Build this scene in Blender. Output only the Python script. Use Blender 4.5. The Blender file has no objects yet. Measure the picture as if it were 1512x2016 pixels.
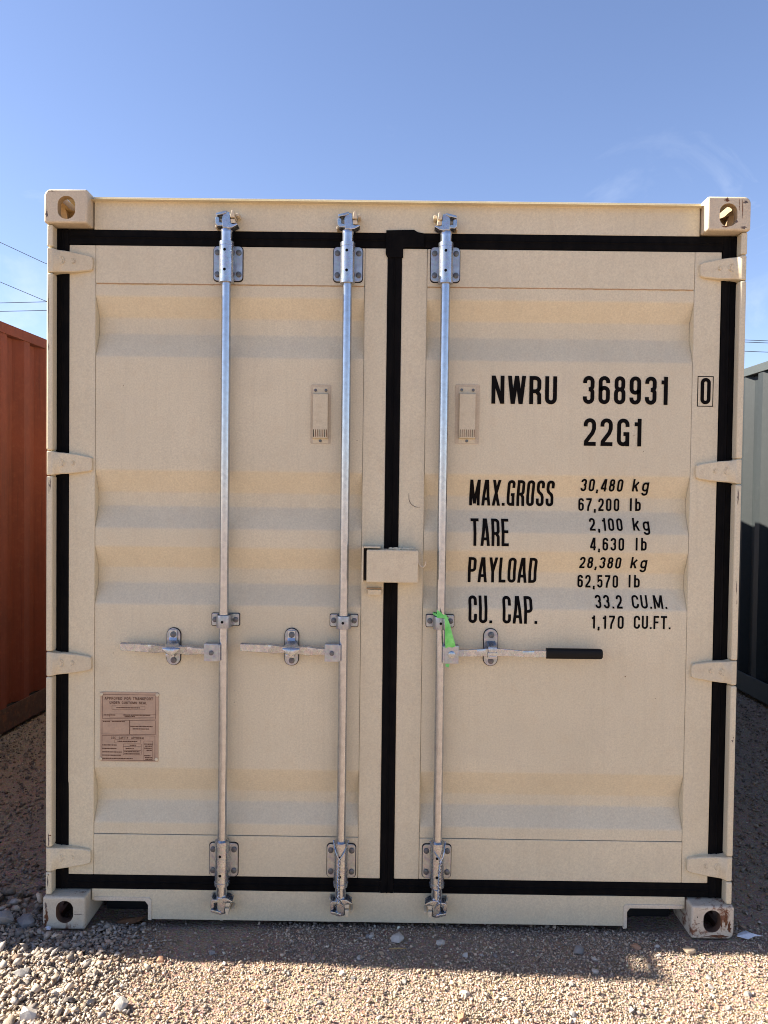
import bpy, bmesh, math, random
import numpy as np
from mathutils import Vector, Matrix, noise as mnoise

random.seed(7)
RNG = np.random.default_rng(11)
R = math.radians
scene = bpy.context.scene
COL = scene.collection

# ------------------------------------------------------------------ camera
cam_data = bpy.data.cameras.new('camera')
cam = bpy.data.objects.new('camera', cam_data)
COL.objects.link(cam)
yaw, pitch, roll = -0.003644, -0.024309, 0.012646
fw = Vector((math.sin(yaw) * math.cos(pitch), math.cos(yaw) * math.cos(pitch), math.sin(pitch)))
r0 = Vector((math.cos(yaw), -math.sin(yaw), 0))
u0 = r0.cross(fw)
rt = math.cos(roll) * r0 + math.sin(roll) * u0
up = -math.sin(roll) * r0 + math.cos(roll) * u0
mat3 = Matrix((rt, up, -fw)).transposed()
cam.matrix_world = Matrix.Translation((-0.0217, -2.6843, 1.5549)) @ mat3.to_4x4()
cam_data.sensor_fit = 'VERTICAL'
cam_data.sensor_height = 36.0
cam_data.lens = 1515 / 2016 * 36.0
cam_data.clip_start = 0.05
cam_data.clip_end = 3000
scene.camera = cam

# ------------------------------------------------------------------ light
TO_SUN = Vector((-3.42, 0.14, 2.591)).normalized()
SUN_EL = math.asin(TO_SUN.z)
SUN_AZ = math.atan2(TO_SUN.x, TO_SUN.y)          # clockwise from +Y
sun_data = bpy.data.lights.new('sun', 'SUN')
sun_data.energy = 5.0
sun_data.angle = R(0.53)
sun_data.color = (1.0, 0.93, 0.82)
sun = bpy.data.objects.new('sun', sun_data)
COL.objects.link(sun)
sun.rotation_euler = (-TO_SUN).to_track_quat('-Z', 'Y').to_euler()
sun.location = (-20, 2, 16)

world = bpy.data.worlds.new('World')
scene.world = world
world.use_nodes = True
wn, wl = world.node_tree.nodes, world.node_tree.links
wn.clear()
w_out = wn.new('ShaderNodeOutputWorld')
w_bg = wn.new('ShaderNodeBackground')
w_bg.inputs['Strength'].default_value = 0.066
sky = wn.new('ShaderNodeTexSky')
sky.sky_type = 'NISHITA'
sky.sun_disc = False
sky.sun_elevation = SUN_EL
sky.sun_rotation = SUN_AZ
sky.altitude = 300
sky.air_density = 1.0
sky.dust_density = 0.4
sky.ozone_density = 3.2
# thin, wind-drawn cirrus over the whole sky
tc = wn.new('ShaderNodeTexCoord')
mp = wn.new('ShaderNodeMapping')
mp.inputs['Scale'].default_value = (1.6, 1.0, 3.4)
mp.inputs['Rotation'].default_value = (0.2, 0.5, 0.3)
mp.inputs['Location'].default_value = (0.35, 0.1, 0.62)
turn = wn.new('ShaderNodeMapping')
turn.inputs['Rotation'].default_value = (0, 0, R(13.5))
wl.new(tc.outputs['Generated'], turn.inputs['Vector'])
wl.new(turn.outputs['Vector'], mp.inputs['Vector'])
nz = wn.new('ShaderNodeTexNoise')
nz.inputs['Scale'].default_value = 2.6
nz.inputs['Detail'].default_value = 7
nz.inputs['Roughness'].default_value = 0.62
nz.inputs['Distortion'].default_value = 0.7
wl.new(mp.outputs['Vector'], nz.inputs['Vector'])
rp = wn.new('ShaderNodeMapRange')
rp.inputs['From Min'].default_value = 0.61
rp.inputs['From Max'].default_value = 0.90
rp.inputs['To Max'].default_value = 0.6
wl.new(nz.outputs['Fac'], rp.inputs['Value'])
mx = wn.new('ShaderNodeMixRGB')
mx.inputs['Color2'].default_value = (4.9, 5.3, 6.0, 1)
# wisps keep to the lower sky
sep = wn.new('ShaderNodeSeparateXYZ')
wl.new(tc.outputs['Generated'], sep.inputs['Vector'])
lowm = wn.new('ShaderNodeMapRange')
lowm.inputs['From Min'].default_value = 0.30
lowm.inputs['From Max'].default_value = 0.44
lowm.inputs['To Min'].default_value = 1.0
lowm.inputs['To Max'].default_value = 0.0
wl.new(sep.outputs['Z'], lowm.inputs['Value'])
mul = wn.new('ShaderNodeMath'); mul.operation = 'MULTIPLY'
wl.new(rp.outputs['Result'], mul.inputs[0])
wl.new(lowm.outputs['Result'], mul.inputs[1])
wl.new(mul.outputs[0], mx.inputs['Fac'])
tint = wn.new('ShaderNodeMixRGB')                 # camera white balance of the sky, the same everywhere
tint.blend_type = 'MULTIPLY'
tint.inputs['Fac'].default_value = 1.0
tint.inputs['Color2'].default_value = (1.07, 0.95, 0.99, 1)
wl.new(sky.outputs['Color'], tint.inputs['Color1'])
wl.new(tint.outputs['Color'], mx.inputs['Color1'])
wl.new(mx.outputs['Color'], w_bg.inputs['Color'])
wl.new(w_bg.outputs['Background'], w_out.inputs['Surface'])

scene.view_settings.view_transform = 'Standard'
scene.view_settings.look = 'None'
scene.view_settings.gamma = 1.0
scene.view_settings.use_curve_mapping = False
scene.view_settings.exposure = 1.77
scene.render.engine = 'CYCLES'
scene.cycles.use_denoising = True
scene.cycles.max_bounces = 8
scene.cycles.filter_width = 1.0
scene.cycles.diffuse_bounces = 4
scene.cycles.caustics_reflective = False
scene.cycles.caustics_refractive = False
scene.cycles.sample_clamp_indirect = 8

# ------------------------------------------------------------------ materials
def node_mat(name):
    m = bpy.data.materials.new(name)
    m.use_nodes = True
    n, l = m.node_tree.nodes, m.node_tree.links
    return m, n, l, n['Principled BSDF']

def add_noise(n, l, scale, detail=4, rough=0.55, coord='Object', dist=0.0, vec_scale=None):
    t = n.new('ShaderNodeTexCoord')
    x = n.new('ShaderNodeTexNoise')
    x.inputs['Scale'].default_value = scale
    x.inputs['Detail'].default_value = detail
    x.inputs['Roughness'].default_value = rough
    x.inputs['Distortion'].default_value = dist
    if vec_scale:
        mpn = n.new('ShaderNodeMapping')
        mpn.inputs['Scale'].default_value = vec_scale
        l.new(t.outputs[coord], mpn.inputs['Vector'])
        l.new(mpn.outputs['Vector'], x.inputs['Vector'])
    else:
        l.new(t.outputs[coord], x.inputs['Vector'])
    return x

def ramp(n, l, src, a, b, lo=0.0, hi=1.0):
    r = n.new('ShaderNodeMapRange')
    r.inputs['From Min'].default_value = a
    r.inputs['From Max'].default_value = b
    r.inputs['To Min'].default_value = lo
    r.inputs['To Max'].default_value = hi
    l.new(src, r.inputs['Value'])
    return r.outputs['Result']

def mix(n, l, fac, c1, c2, blend='MIX'):
    m = n.new('ShaderNodeMixRGB')
    m.blend_type = blend
    for k, v in (('Fac', fac), ('Color1', c1), ('Color2', c2)):
        if isinstance(v, (int, float)):
            m.inputs[k].default_value = v
        elif isinstance(v, tuple):
            m.inputs[k].default_value = (*v, 1)
        else:
            l.new(v, m.inputs[k])
    return m.outputs['Color']

def bump(n, l, src, bsdf, strength, dist):
    b = n.new('ShaderNodeBump')
    b.inputs['Strength'].default_value = strength
    b.inputs['Distance'].default_value = dist
    l.new(src, b.inputs['Height'])
    l.new(b.outputs['Normal'], bsdf.inputs['Normal'])
    return b

def paint(name, col, rough=0.5, peel=0.5, var=0.10, dust=0.25, dust_col=(0.45, 0.33, 0.2), rust=0.0,
          rust_lo=0.60, streak=0.0, peel_scale=260, smear=0.0):
    m, n, l, b = node_mat(name)
    big = add_noise(n, l, 2.3, 3, 0.6)
    mid = add_noise(n, l, 28, 3, 0.65)
    spk = add_noise(n, l, 165, 4, 0.75)
    c = mix(n, l, ramp(n, l, big.outputs['Fac'], 0.3, 0.7), tuple(v * (1 - var) for v in col), tuple(min(1, v * (1 + var * .6)) for v in col))
    c = mix(n, l, ramp(n, l, spk.outputs['Fac'], 0.34, 0.66, 0.0, 0.58), c, tuple(v * 0.66 for v in col))
    c = mix(n, l, ramp(n, l, mid.outputs['Fac'], 0.5, 0.8, 0.0, dust), c, dust_col)
    if smear:
        sm = add_noise(n, l, 4.5, 5, 0.65, dist=0.8)
        c = mix(n, l, ramp(n, l, sm.outputs['Fac'], 0.56, 0.72, 0.0, smear), c, (0.47, 0.42, 0.34))
    if streak:
        st = add_noise(n, l, 6, 4, 0.6, vec_scale=(9, 9, 0.35))
        c = mix(n, l, ramp(n, l, st.outputs['Fac'], 0.52, 0.75, 0.0, streak), c, tuple(v * 0.45 for v in col))
    rr = b.inputs['Roughness']
    rr.default_value = rough
    if rust:
        rn = add_noise(n, l, 19, 8, 0.72, dist=0.6)
        mask = ramp(n, l, rn.outputs['Fac'], rust_lo, rust_lo + 0.09, 0.0, rust)
        rn2 = add_noise(n, l, 90, 5, 0.7)
        rc = mix(n, l, ramp(n, l, rn2.outputs['Fac'], 0.3, 0.7), (0.07, 0.022, 0.012), (0.24, 0.075, 0.025))
        c = mix(n, l, mask, c, rc)
    l.new(c, b.inputs['Base Color'])
    if peel > 0:
        pe = add_noise(n, l, peel_scale, 3, 0.6)
        bump(n, l, pe.outputs['Fac'], b, peel, 0.0016)
    return m

TAN = (0.710, 0.628, 0.442)
M = {}
M['tan'] = paint('tan_container_paint', TAN, 0.5, 0.22, 0.09, 0.16, (0.52, 0.37, 0.2), streak=0.10, peel_scale=200, smear=0.16)
M['tan_side'] = paint('tan_side_paint', TAN, 0.55, 0.4, 0.08, 0.2, streak=0.1)
M['tan_seam'] = paint('tan_weld_stain', (0.47, 0.31, 0.165), 0.65, 0.6, 0.15, 0.4, (0.3, 0.18, 0.09))
M['tan_hinge'] = paint('tan_hinge_paint', (0.70, 0.61, 0.425), 0.6, 0.3, 0.14, 0.4, (0.42, 0.32, 0.2), peel_scale=120)
M['casting'] = paint('chipped_casting_paint', (0.64, 0.545, 0.39), 0.6, 0.0, 0.12, 0.3, (0.4, 0.3, 0.19), rust=0.85, rust_lo=0.66, peel_scale=140)
M['hinge_mark'] = paint('greasy_hinge_mark', (0.60, 0.52, 0.365), 0.5, 0.0, 0.2, 0.5, (0.3, 0.23, 0.15))
M['casting_inside'] = paint('rusty_casting_inside', (0.16, 0.085, 0.05), 0.85, 0.0, 0.3, 0.5, (0.05, 0.025, 0.015))
M['casting_dirty'] = paint('stained_casting_inside', (0.46, 0.33, 0.18), 0.7, 0.0, 0.2, 0.5, (0.22, 0.12, 0.06))
M['casting_worn'] = paint('worn_casting_paint', (0.65, 0.57, 0.43), 0.65, 0.0, 0.14, 0.4, (0.4, 0.3, 0.2), rust=0.9, rust_lo=0.57)
M['casting_rusty'] = paint('rusty_casting_paint', (0.66, 0.58, 0.45), 0.65, 0.0, 0.14, 0.4, (0.4, 0.3, 0.2), rust=0.95, rust_lo=0.505, peel_scale=140)
M['vent_plate'] = paint('grey_stained_paint', (0.60, 0.50, 0.355), 0.6, 0.0, 0.12, 0.35, (0.36, 0.29, 0.21))
M['keeper'] = paint('keeper_paint', (0.68, 0.58, 0.41), 0.55, 0.0, 0.1, 0.2)
M['orange'] = paint('faded_red_oxide_paint', (0.168, 0.029, 0.0085), 0.85, 0.45, 0.3, 0.5, (0.20, 0.048, 0.02), rust=0.7, rust_lo=0.61, streak=0.65)
M['orange_low'] = paint('rusty_bottom_rail', (0.075, 0.030, 0.017), 0.85, 0.5, 0.3, 0.5, (0.14, 0.09, 0.06), rust=0.7, rust_lo=0.52)
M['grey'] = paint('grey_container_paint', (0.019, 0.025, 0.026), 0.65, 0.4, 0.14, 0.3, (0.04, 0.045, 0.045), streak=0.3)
M['grey_rail'] = paint('grey_rail_paint', (0.060, 0.070, 0.068), 0.6, 0.4, 0.1, 0.3, (0.09, 0.088, 0.08))
M['underside'] = paint('underseal_and_pocket_shade', (0.018, 0.016, 0.015), 0.9, 0.5, 0.2, 0.2, (0.05, 0.035, 0.025))
M['lip'] = paint('pale_pocket_edge_paint', (0.72, 0.63, 0.48), 0.6, 0.0, 0.1, 0.2)

m, n, l, b = node_mat('black_rubber_gasket')
t = add_noise(n, l, 40, 5, 0.6, vec_scale=(1, 1, 0.4))
l.new(mix(n, l, ramp(n, l, t.outputs['Fac'], 0.4, 0.7), (0.0025, 0.0025, 0.003), (0.006, 0.0052, 0.005)), b.inputs['Base Color'])
b.inputs['Roughness'].default_value = 0.85
b.inputs['Specular IOR Level'].default_value = 0.1
bump(n, l, t.outputs['Fac'], b, 0.3, 0.003)
M['rubber'] = m

def galv(name, base, rough, dark=0.75, metallic=0.92, bmp=0.15, spangle=0.10, stain=0.35, rvar=0.09):
    m, n, l, b = node_mat(name)
    a = add_noise(n, l, 55, 5, 0.65)
    v = n.new('ShaderNodeTexVoronoi')
    v.inputs['Scale'].default_value = 130
    tcn = n.new('ShaderNodeTexCoord')
    l.new(tcn.outputs['Object'], v.inputs['Vector'])
    c = mix(n, l, ramp(n, l, a.outputs['Fac'], 0.35, 0.7), base, tuple(x * dark for x in base))
    c = mix(n, l, spangle, c, v.outputs['Color'], 'SOFT_LIGHT')
    st = add_noise(n, l, 14, 6, 0.7, vec_scale=(1, 1, 0.5))
    c = mix(n, l, ramp(n, l, st.outputs['Fac'], 0.56, 0.75, 0, stain), c, tuple(x * 0.5 for x in base))
    l.new(c, b.inputs['Base Color'])
    b.inputs['Metallic'].default_value = metallic
    l.new(ramp(n, l, a.outputs['Fac'], 0.3, 0.7, rough - rvar, rough + rvar), b.inputs['Roughness'])
    f = add_noise(n, l, 160, 3, 0.6)
    bump(n, l, f.outputs['Fac'], b, bmp, 0.001)
    return m
M['galv'] = galv('galvanised_steel', (0.49, 0.52, 0.56), 0.27, dark=0.72, metallic=0.88)
M['galv_pipe'] = galv('galvanised_pipe', (0.50, 0.535, 0.585), 0.21, dark=0.78, metallic=0.93, bmp=0.0, spangle=0.0, stain=0.12, rvar=0.03)
M['galv_dull'] = galv('dull_galvanised_plate', (0.42, 0.445, 0.48), 0.40, dark=0.75, metallic=0.85)
M['bolt'] = galv('dark_bolt_steel', (0.17, 0.175, 0.18), 0.55, metallic=0.7)

def plain(name, col, rough=0.6, spec=0.5, ns=0, col2=None):
    m, n, l, b = node_mat(name)
    b.inputs['Roughness'].default_value = rough
    b.inputs['Specular IOR Level'].default_value = spec
    t = add_noise(n, l, ns or 60, 4, 0.6)
    l.new(mix(n, l, ramp(n, l, t.outputs['Fac'], 0.35, 0.68), col, col2 or tuple(v * 0.8 for v in col)), b.inputs['Base Color'])
    return m
M['ink'] = plain('black_stencil_ink', (0.005, 0.004, 0.004), 0.8, 0.08)
M['hole'] = plain('dark_hole', (0.004, 0.004, 0.004), 0.9, 0.1)
M['sealant_gap'] = plain('sealant_and_gap_shade', (0.035, 0.032, 0.035), 0.8, 0.2)
M['grip'] = plain('black_vinyl_grip', (0.005, 0.005, 0.005), 0.55, 0.2)
M['plate'] = plain('brown_tinted_plate', (0.46, 0.325, 0.225), 0.4, 0.5, 30, (0.385, 0.27, 0.19))
M['plate_ink'] = plain('brown_etched_ink', (0.09, 0.045, 0.028), 0.7, 0.2, 200, (0.14, 0.075, 0.05))
M['chip'] = plain('dark_scuffed_metal', (0.10, 0.085, 0.08), 0.7, 0.3, 120, (0.16, 0.12, 0.1))
M['rustchip'] = plain('rust_stain', (0.20, 0.085, 0.04), 0.85, 0.2, 90, (0.085, 0.035, 0.02))
M['wood'] = plain('weathered_pole_wood', (0.16, 0.11, 0.07), 0.9, 0.2, 12, (0.09, 0.065, 0.045))
M['cable'] = plain('grey_black_cable', (0.05, 0.055, 0.06), 0.7, 0.3)
M['paper'] = plain('white_paper', (0.75, 0.75, 0.76), 0.8, 0.2)
M['leaf'] = plain('dry_leaf', (0.23, 0.11, 0.05), 0.8, 0.2, 40, (0.12, 0.06, 0.03))
M['twig'] = plain('dry_twig', (0.38, 0.27, 0.12), 0.8, 0.2)

m, n, l, b = node_mat('green_flagging_tape')
b.inputs['Base Color'].default_value = (0.12, 0.62, 0.12, 1)
b.inputs['Roughness'].default_value = 0.35
b.inputs['Transmission Weight'].default_value = 0.0
t = add_noise(n, l, 35, 3)
l.new(mix(n, l, ramp(n, l, t.outputs['Fac'], .35, .65), (0.10, 0.56, 0.11), (0.25, 0.78, 0.24)), b.inputs['Base Color'])
M['tape'] = m

m, n, l, b = node_mat('gravel_stones')
at = n.new('ShaderNodeAttribute')
at.attribute_name = 'col'
t = add_noise(n, l, 140, 4, 0.7)
c = mix(n, l, ramp(n, l, t.outputs['Fac'], 0.3, 0.7, 0, 0.35), at.outputs['Color'], (0.26, 0.20, 0.15))
l.new(c, b.inputs['Base Color'])
b.inputs['Roughness'].default_value = 0.9
b.inputs['Specular IOR Level'].default_value = 0.2
bump(n, l, t.outputs['Fac'], b, 0.6, 0.004)
M['gravel'] = m

def stone_mat(name, c1, c2):
    m, n, l, b = node_mat(name)
    t = add_noise(n, l, 35, 6, 0.7)
    l.new(mix(n, l, ramp(n, l, t.outputs['Fac'], 0.3, 0.7), c1, c2), b.inputs['Base Color'])
    b.inputs['Roughness'].default_value = 0.9
    b.inputs['Specular IOR Level'].default_value = 0.2
    bump(n, l, t.outputs['Fac'], b, 0.6, 0.006)
    return m
STONE = {
    'grey': stone_mat('grey_limestone', (0.20, 0.185, 0.17), (0.30, 0.275, 0.25)),
    'pale': stone_mat('pale_limestone', (0.42, 0.375, 0.32), (0.56, 0.51, 0.44)),
    'tan': stone_mat('tan_sandstone', (0.42, 0.31, 0.20), (0.52, 0.41, 0.29)),
    'red': stone_mat('reddish_stone', (0.36, 0.19, 0.11), (0.45, 0.27, 0.17)),
}

m, n, l, b = node_mat('gravelly_dirt')
a = add_noise(n, l, 1.7, 6, 0.6)
f = add_noise(n, l, 95, 5, 0.7)
v = n.new('ShaderNodeTexVoronoi')
v.inputs['Scale'].default_value = 120
tcn = n.new('ShaderNodeTexCoord')
l.new(tcn.outputs['Object'], v.inputs['Vector'])
c = mix(n, l, ramp(n, l, a.outputs['Fac'], 0.4, 0.62), (0.40, 0.265, 0.18), (0.35, 0.265, 0.195))
c = mix(n, l, ramp(n, l, v.outputs['Distance'], 0.1, 0.7, 0, 0.4), c, (0.20, 0.14, 0.10))
c = mix(n, l, 0.25, c, v.outputs['Color'], 'SOFT_LIGHT')
c = mix(n, l, ramp(n, l, f.outputs['Fac'], 0.45, 0.7, 0, 0.5), c, (0.46, 0.38, 0.30))
l.new(c, b.inputs['Base Color'])
b.inputs['Roughness'].default_value = 0.95
b.inputs['Specular IOR Level'].default_value = 0.1
mm = n.new('ShaderNodeMath'); mm.operation = 'SUBTRACT'
l.new(f.outputs['Fac'], mm.inputs[0]); l.new(v.outputs['Distance'], mm.inputs[1])
bump(n, l, mm.outputs[0], b, 0.9, 0.006)
M['ground'] = m

# ------------------------------------------------------------------ mesh helpers
class MB:
    def __init__(self):
        self.v, self.f = [], []
    def add(self, vs, fs):
        o = len(self.v)
        self.v += [tuple(p) for p in vs]
        self.f += [tuple(i + o for i in q) for q in fs]
        return self
    def box(self, x0, x1, y0, y1, z0, z1):
        return self.add([(x0, y0, z0), (x1, y0, z0), (x1, y1, z0), (x0, y1, z0), (x0, y0, z1), (x1, y0, z1), (x1, y1, z1), (x0, y1, z1)],
                        [(0, 3, 2, 1), (4, 5, 6, 7), (0, 1, 5, 4), (1, 2, 6, 5), (2, 3, 7, 6), (3, 0, 4, 7)])
    def prism(self, poly, y0, y1):
        """poly of (x,z), counter-clockwise seen from -y, extruded y0..y1"""
        k = len(poly)
        vs = [(x, y0, z) for x, z in poly] + [(x, y1, z) for x, z in poly]
        fs = [tuple(range(k)), tuple(range(2 * k - 1, k - 1, -1))]
        fs += [(i, i + k, (i + 1) % k + k, (i + 1) % k) for i in range(k)]
        return self.add(vs, fs)
    def tube(self, path, rad, n=10, caps=True):
        P = [Vector(p) for p in path]
        rads = rad if isinstance(rad, (list, tuple)) else [rad] * len(P)
        d0 = (P[1] - P[0]).normalized()
        ref = Vector((0, 0, 1)) if abs(d0.z) < 0.9 else Vector((0, -1, 0))
        vs, fs = [], []
        a = None
        for i, p in enumerate(P):
            d = (P[min(i + 1, len(P) - 1)] - P[max(i - 1, 0)]).normalized()
            a = (ref - d * ref.dot(d)).normalized() if a is None else (a - d * a.dot(d)).normalized()
            c = d.cross(a)
            for k in range(n):
                t = 2 * math.pi * k / n
                vs.append(p + (a * math.cos(t) + c * math.sin(t)) * rads[i])
        for i in range(len(P) - 1):
            for k in range(n):
                fs.append((i * n + k, i * n + (k + 1) % n, (i + 1) * n + (k + 1) % n, (i + 1) * n + k))
        if caps:
            fs.append(tuple(range(n - 1, -1, -1)))
            fs.append(tuple((len(P) - 1) * n + k for k in range(n)))
        return self.add(vs, fs)
    def cyl(self, p0, p1, r, n=16):
        return self.tube([p0, p1], r, n)
    def build(self, name, mat, parent=None, bevel=0.0, seg=2, smooth=True, weld=False, flat=True):
        bm = bmesh.new()
        vs = [bm.verts.new(p) for p in self.v]
        for q in self.f:
            try:
                bm.faces.new([vs[i] for i in q])
            except ValueError:
                pass
        if weld:
            bmesh.ops.remove_doubles(bm, verts=bm.verts, dist=1e-5)
        bmesh.ops.recalc_face_normals(bm, faces=bm.faces)
        if bevel:
            es = [e for e in bm.edges if len(e.link_faces) == 2 and e.calc_face_angle(0) > 0.6]
            res = bmesh.ops.bevel(bm, geom=es, offset=bevel, segments=seg, affect='EDGES', profile=0.6, clamp_overlap=True)
            if flat:                       # broad faces stay flat, only the rounded edges are smooth
                bm.normal_update()
                for f in bm.faces:
                    f.smooth = max(abs(c) for c in f.normal) < .9995 and f.calc_area() < 900 * bevel * bevel
                for e in bm.edges:
                    e.smooth = len(e.link_faces) == 2 and e.calc_face_angle(9) < R(38) and all(f.smooth for f in e.link_faces)
                smooth = None
        return from_bm(name, bm, mat, parent, smooth)

def from_bm(name, bm, mat, parent=None, smooth=True):
    me = bpy.data.meshes.new(name)
    bm.to_mesh(me)
    bm.free()
    return link(name, me, mat, parent, smooth)

def link(name, me, mat, parent=None, smooth=True):
    if mat is not None and not me.materials:
        me.materials.append(mat)
    if smooth:
        me.shade_smooth()
        me.set_sharp_from_angle(angle=R(38))
    o = bpy.data.objects.new(name, me)
    COL.objects.link(o)
    o.parent = parent
    return o

def copy_obj(o, parent, loc=None):
    c = o.copy()
    COL.objects.link(c)
    c.parent = parent
    if loc is not None:
        c.location = loc
    return c

def copy_tree(o, parent, off):
    c = copy_obj(o, parent, Vector(o.location) + Vector(off))
    for ch in list(o.children):
        copy_obj(ch, c)
    return c

def thing(name, label, cat, loc=(0, 0, 0), rz=0.0, group=None):
    o = bpy.data.objects.new(name, None)
    COL.objects.link(o)
    o.location = loc
    o.rotation_euler = (0, 0, rz)
    o.empty_display_size = 0.2
    return tag(o, label, cat, group)

def tag(o, label=None, cat=None, group=None, kind=None):
    if label: o['label'] = label
    if cat: o['category'] = cat
    if group: o['group'] = group
    if kind: o['kind'] = kind
    return o

def rrect(x0, x1, z0, z1, r, seg=5):
    pts = []
    for cx, cz, a0 in ((x1 - r, z0 + r, -90), (x1 - r, z1 - r, 0), (x0 + r, z1 - r, 90), (x0 + r, z0 + r, 180)):
        for k in range(seg + 1):
            a = R(a0 + 90 * k / seg)
            pts.append((cx + r * math.cos(a), cz + r * math.sin(a)))
    return pts

# ------------------------------------------------------------------ ground
def gheight(x, y):
    x = np.asarray(x, float); y = np.asarray(y, float)
    h = -0.006 + 0.006 * np.sin(3.1 * x + 1.3 * y + .7) * np.sin(2.3 * y - 1.1 * x) + 0.004 * np.sin(9.3 * x - 4 * y) * np.sin(7.7 * y + 2.1 * x + 1)
    h = h + 0.003 * np.sin(23 * x + 9 * y) * np.sin(19 * y - 13 * x + .4)
    h = h + 0.016 * np.exp(-(((x + 1.42) / .30) ** 2 + ((y + 0.06) / .25) ** 2))           # gravel heaped at the left foot
    h = h + 0.010 * np.exp(-(((x + 0.15) / .20) ** 2 + ((y + 0.02) / .10) ** 2))
    h = h - 0.006 * np.exp(-(((x - 1.0) / .35) ** 2 + ((y - 0.0) / .3) ** 2))
    h = h - 0.016 * np.exp(-((y - 0.14) / .10) ** 2) * (np.abs(x) < 1.5) * np.clip((1.12 - np.abs(x)) / .08, 0, 1)
    far = np.clip((np.hypot(x, y) - 9) / 30, 0, 1)
    return h * (1 - far) - 0.02 * far

def axis_coords(fine_lo, fine_hi, step, reach):
    a = list(np.arange(fine_lo, fine_hi + 1e-6, step))
    s = step
    lo, hi = [fine_lo], [fine_hi]
    while hi[-1] < reach:
        s *= 1.25
        hi.append(hi[-1] + s); lo.append(lo[-1] - s)
    return np.array(sorted(lo[1:]) + a + hi[1:])
gx = axis_coords(-2.6, 3.0, 0.03, 900)
gy = axis_coords(-1.2, 2.4, 0.03, 900)
GX, GY = np.meshgrid(gx, gy)
GZ = gheight(GX, GY)
nxg, nyg = len(gx), len(gy)
idx = np.arange(nxg * nyg).reshape(nyg, nxg)
quads = np.stack([idx[:-1, :-1], idx[:-1, 1:], idx[1:, 1:], idx[1:, :-1]], -1).reshape(-1, 4)
me = bpy.data.meshes.new('ground')
me.from_pydata(np.stack([GX, GY, GZ], -1).reshape(-1, 3).tolist(), [], quads.tolist())
ground = link('ground', me, M['ground'])
tag(ground, kind='structure')

# ------------------------------------------------------------------ corner casting (hollow, with its three apertures)
CW, CD, CH = 0.150, 0.175, 0.116
def casting_mesh():
    """left top front casting; local box x 0..CW, y 0..CD, z -CH..0, outer faces x=0, y=0, z=0"""
    def tmp(mb, bev=0, seg=3):
        return mb.build('tmp', None, None, bevel=bev, seg=seg, smooth=False)
    bm = bmesh.new()
    bmesh.ops.create_cube(bm, size=1)
    for v in bm.verts:
        v.co = Vector(((v.co.x + .5) * CW, (v.co.y + .5) * CD, (v.co.z - .5) * CH))
    es = [e for e in bm.edges if all(v.co.x < 1e-4 for v in e.verts) and all(v.co.z > -1e-4 for v in e.verts)]
    bmesh.ops.bevel(bm, geom=es, offset=0.024, segments=5, affect='EDGES', profile=.5)
    es = [e for e in bm.edges if len(e.link_faces) == 2 and e.calc_face_angle(0) > 0.6]
    bmesh.ops.bevel(bm, geom=es, offset=0.007, segments=3, affect='EDGES', profile=.5)
    body = from_bm('tmp', bm, None, None, False)
    cutters = []
    cutters.append(tmp(MB().box(.026, CW - .024, .028, CD - .02, -CH + .026, -.026)))
    cx, cz = 0.078, -0.063
    cutters.append(tmp(MB().prism(rrect(cx - .0305, cx + .0305, cz - .040, cz + .039, .0295, 6), -.05, .06)))
    # side aperture (through -x) and top aperture (through +z)
    sd = MB(); k = rrect(.045, .135, cz - .040, cz + .038, .034, 6)
    sd.add([(-.05, y, z) for y, z in k] + [(.06, y, z) for y, z in k],
           [tuple(range(len(k))), tuple(range(2 * len(k) - 1, len(k) - 1, -1))] + [(i, i + len(k), (i + 1) % len(k) + len(k), (i + 1) % len(k)) for i in range(len(k))])
    cutters.append(tmp(sd))
    tp = MB(); k = rrect(.040, .116, .030, .152, .034, 6)
    tp.add([(x, y, -.06) for x, y in k] + [(x, y, .05) for x, y in k],
           [tuple(range(len(k))), tuple(range(2 * len(k) - 1, len(k) - 1, -1))] + [(i, i + len(k), (i + 1) % len(k) + len(k), (i + 1) % len(k)) for i in range(len(k))])
    cutters.append(tmp(tp))
    for c in cutters:
        md = body.modifiers.new('b', 'BOOLEAN')
        md.operation = 'DIFFERENCE'; md.solver = 'EXACT'; md.object = c
    dg = bpy.context.evaluated_depsgraph_get()
    me = bpy.data.meshes.new_from_object(body.evaluated_get(dg))
    for o in cutters + [body]:
        bpy.data.objects.remove(o)
    me.materials.clear()
    return me
CAST = casting_mesh()
CAST_CACHE = {}
def casting(root, sx, sy, sz, mat, L=6.058, Hh=2.591):
    key = (sx, sy, sz, mat.name)
    if key not in CAST_CACHE:
        bm = bmesh.new(); bm.from_mesh(CAST)
        for v in bm.verts:
            x, y, z = v.co
            v.co = Vector((x if sx < 0 else -x, y if sy < 0 else -y, z if sz > 0 else -z))
        bmesh.ops.recalc_face_normals(bm, faces=bm.faces)
        me = bpy.data.meshes.new('corner_casting'); bm.to_mesh(me); bm.free()
        me.materials.append(mat)
        me.materials.append(M['casting_inside'] if sz < 0 else M['casting_dirty'])
        for p in me.polygons:
            c = p.center
            if .012 < abs(c.x) < CW - .012 and .012 < abs(c.y) < CD - .012 and .012 < abs(c.z) < CH - .012: p.material_index = 1
        me.shade_smooth()
        me.set_sharp_from_angle(angle=R(38))
        flat_ = np.array([p.area > 3e-4 and max(abs(c) for c in p.normal) > .999 for p in me.polygons])
        for p in me.polygons:
            if flat_[p.index]: p.use_smooth = False
        CAST_CACHE[key] = me
    o = bpy.data.objects.new('corner_casting', CAST_CACHE[key])
    COL.objects.link(o)
    o.parent = root
    o.location = (1.219 * sx, -.008 if sy < 0 else L, Hh if sz > 0 else 0)
    return o

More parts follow.
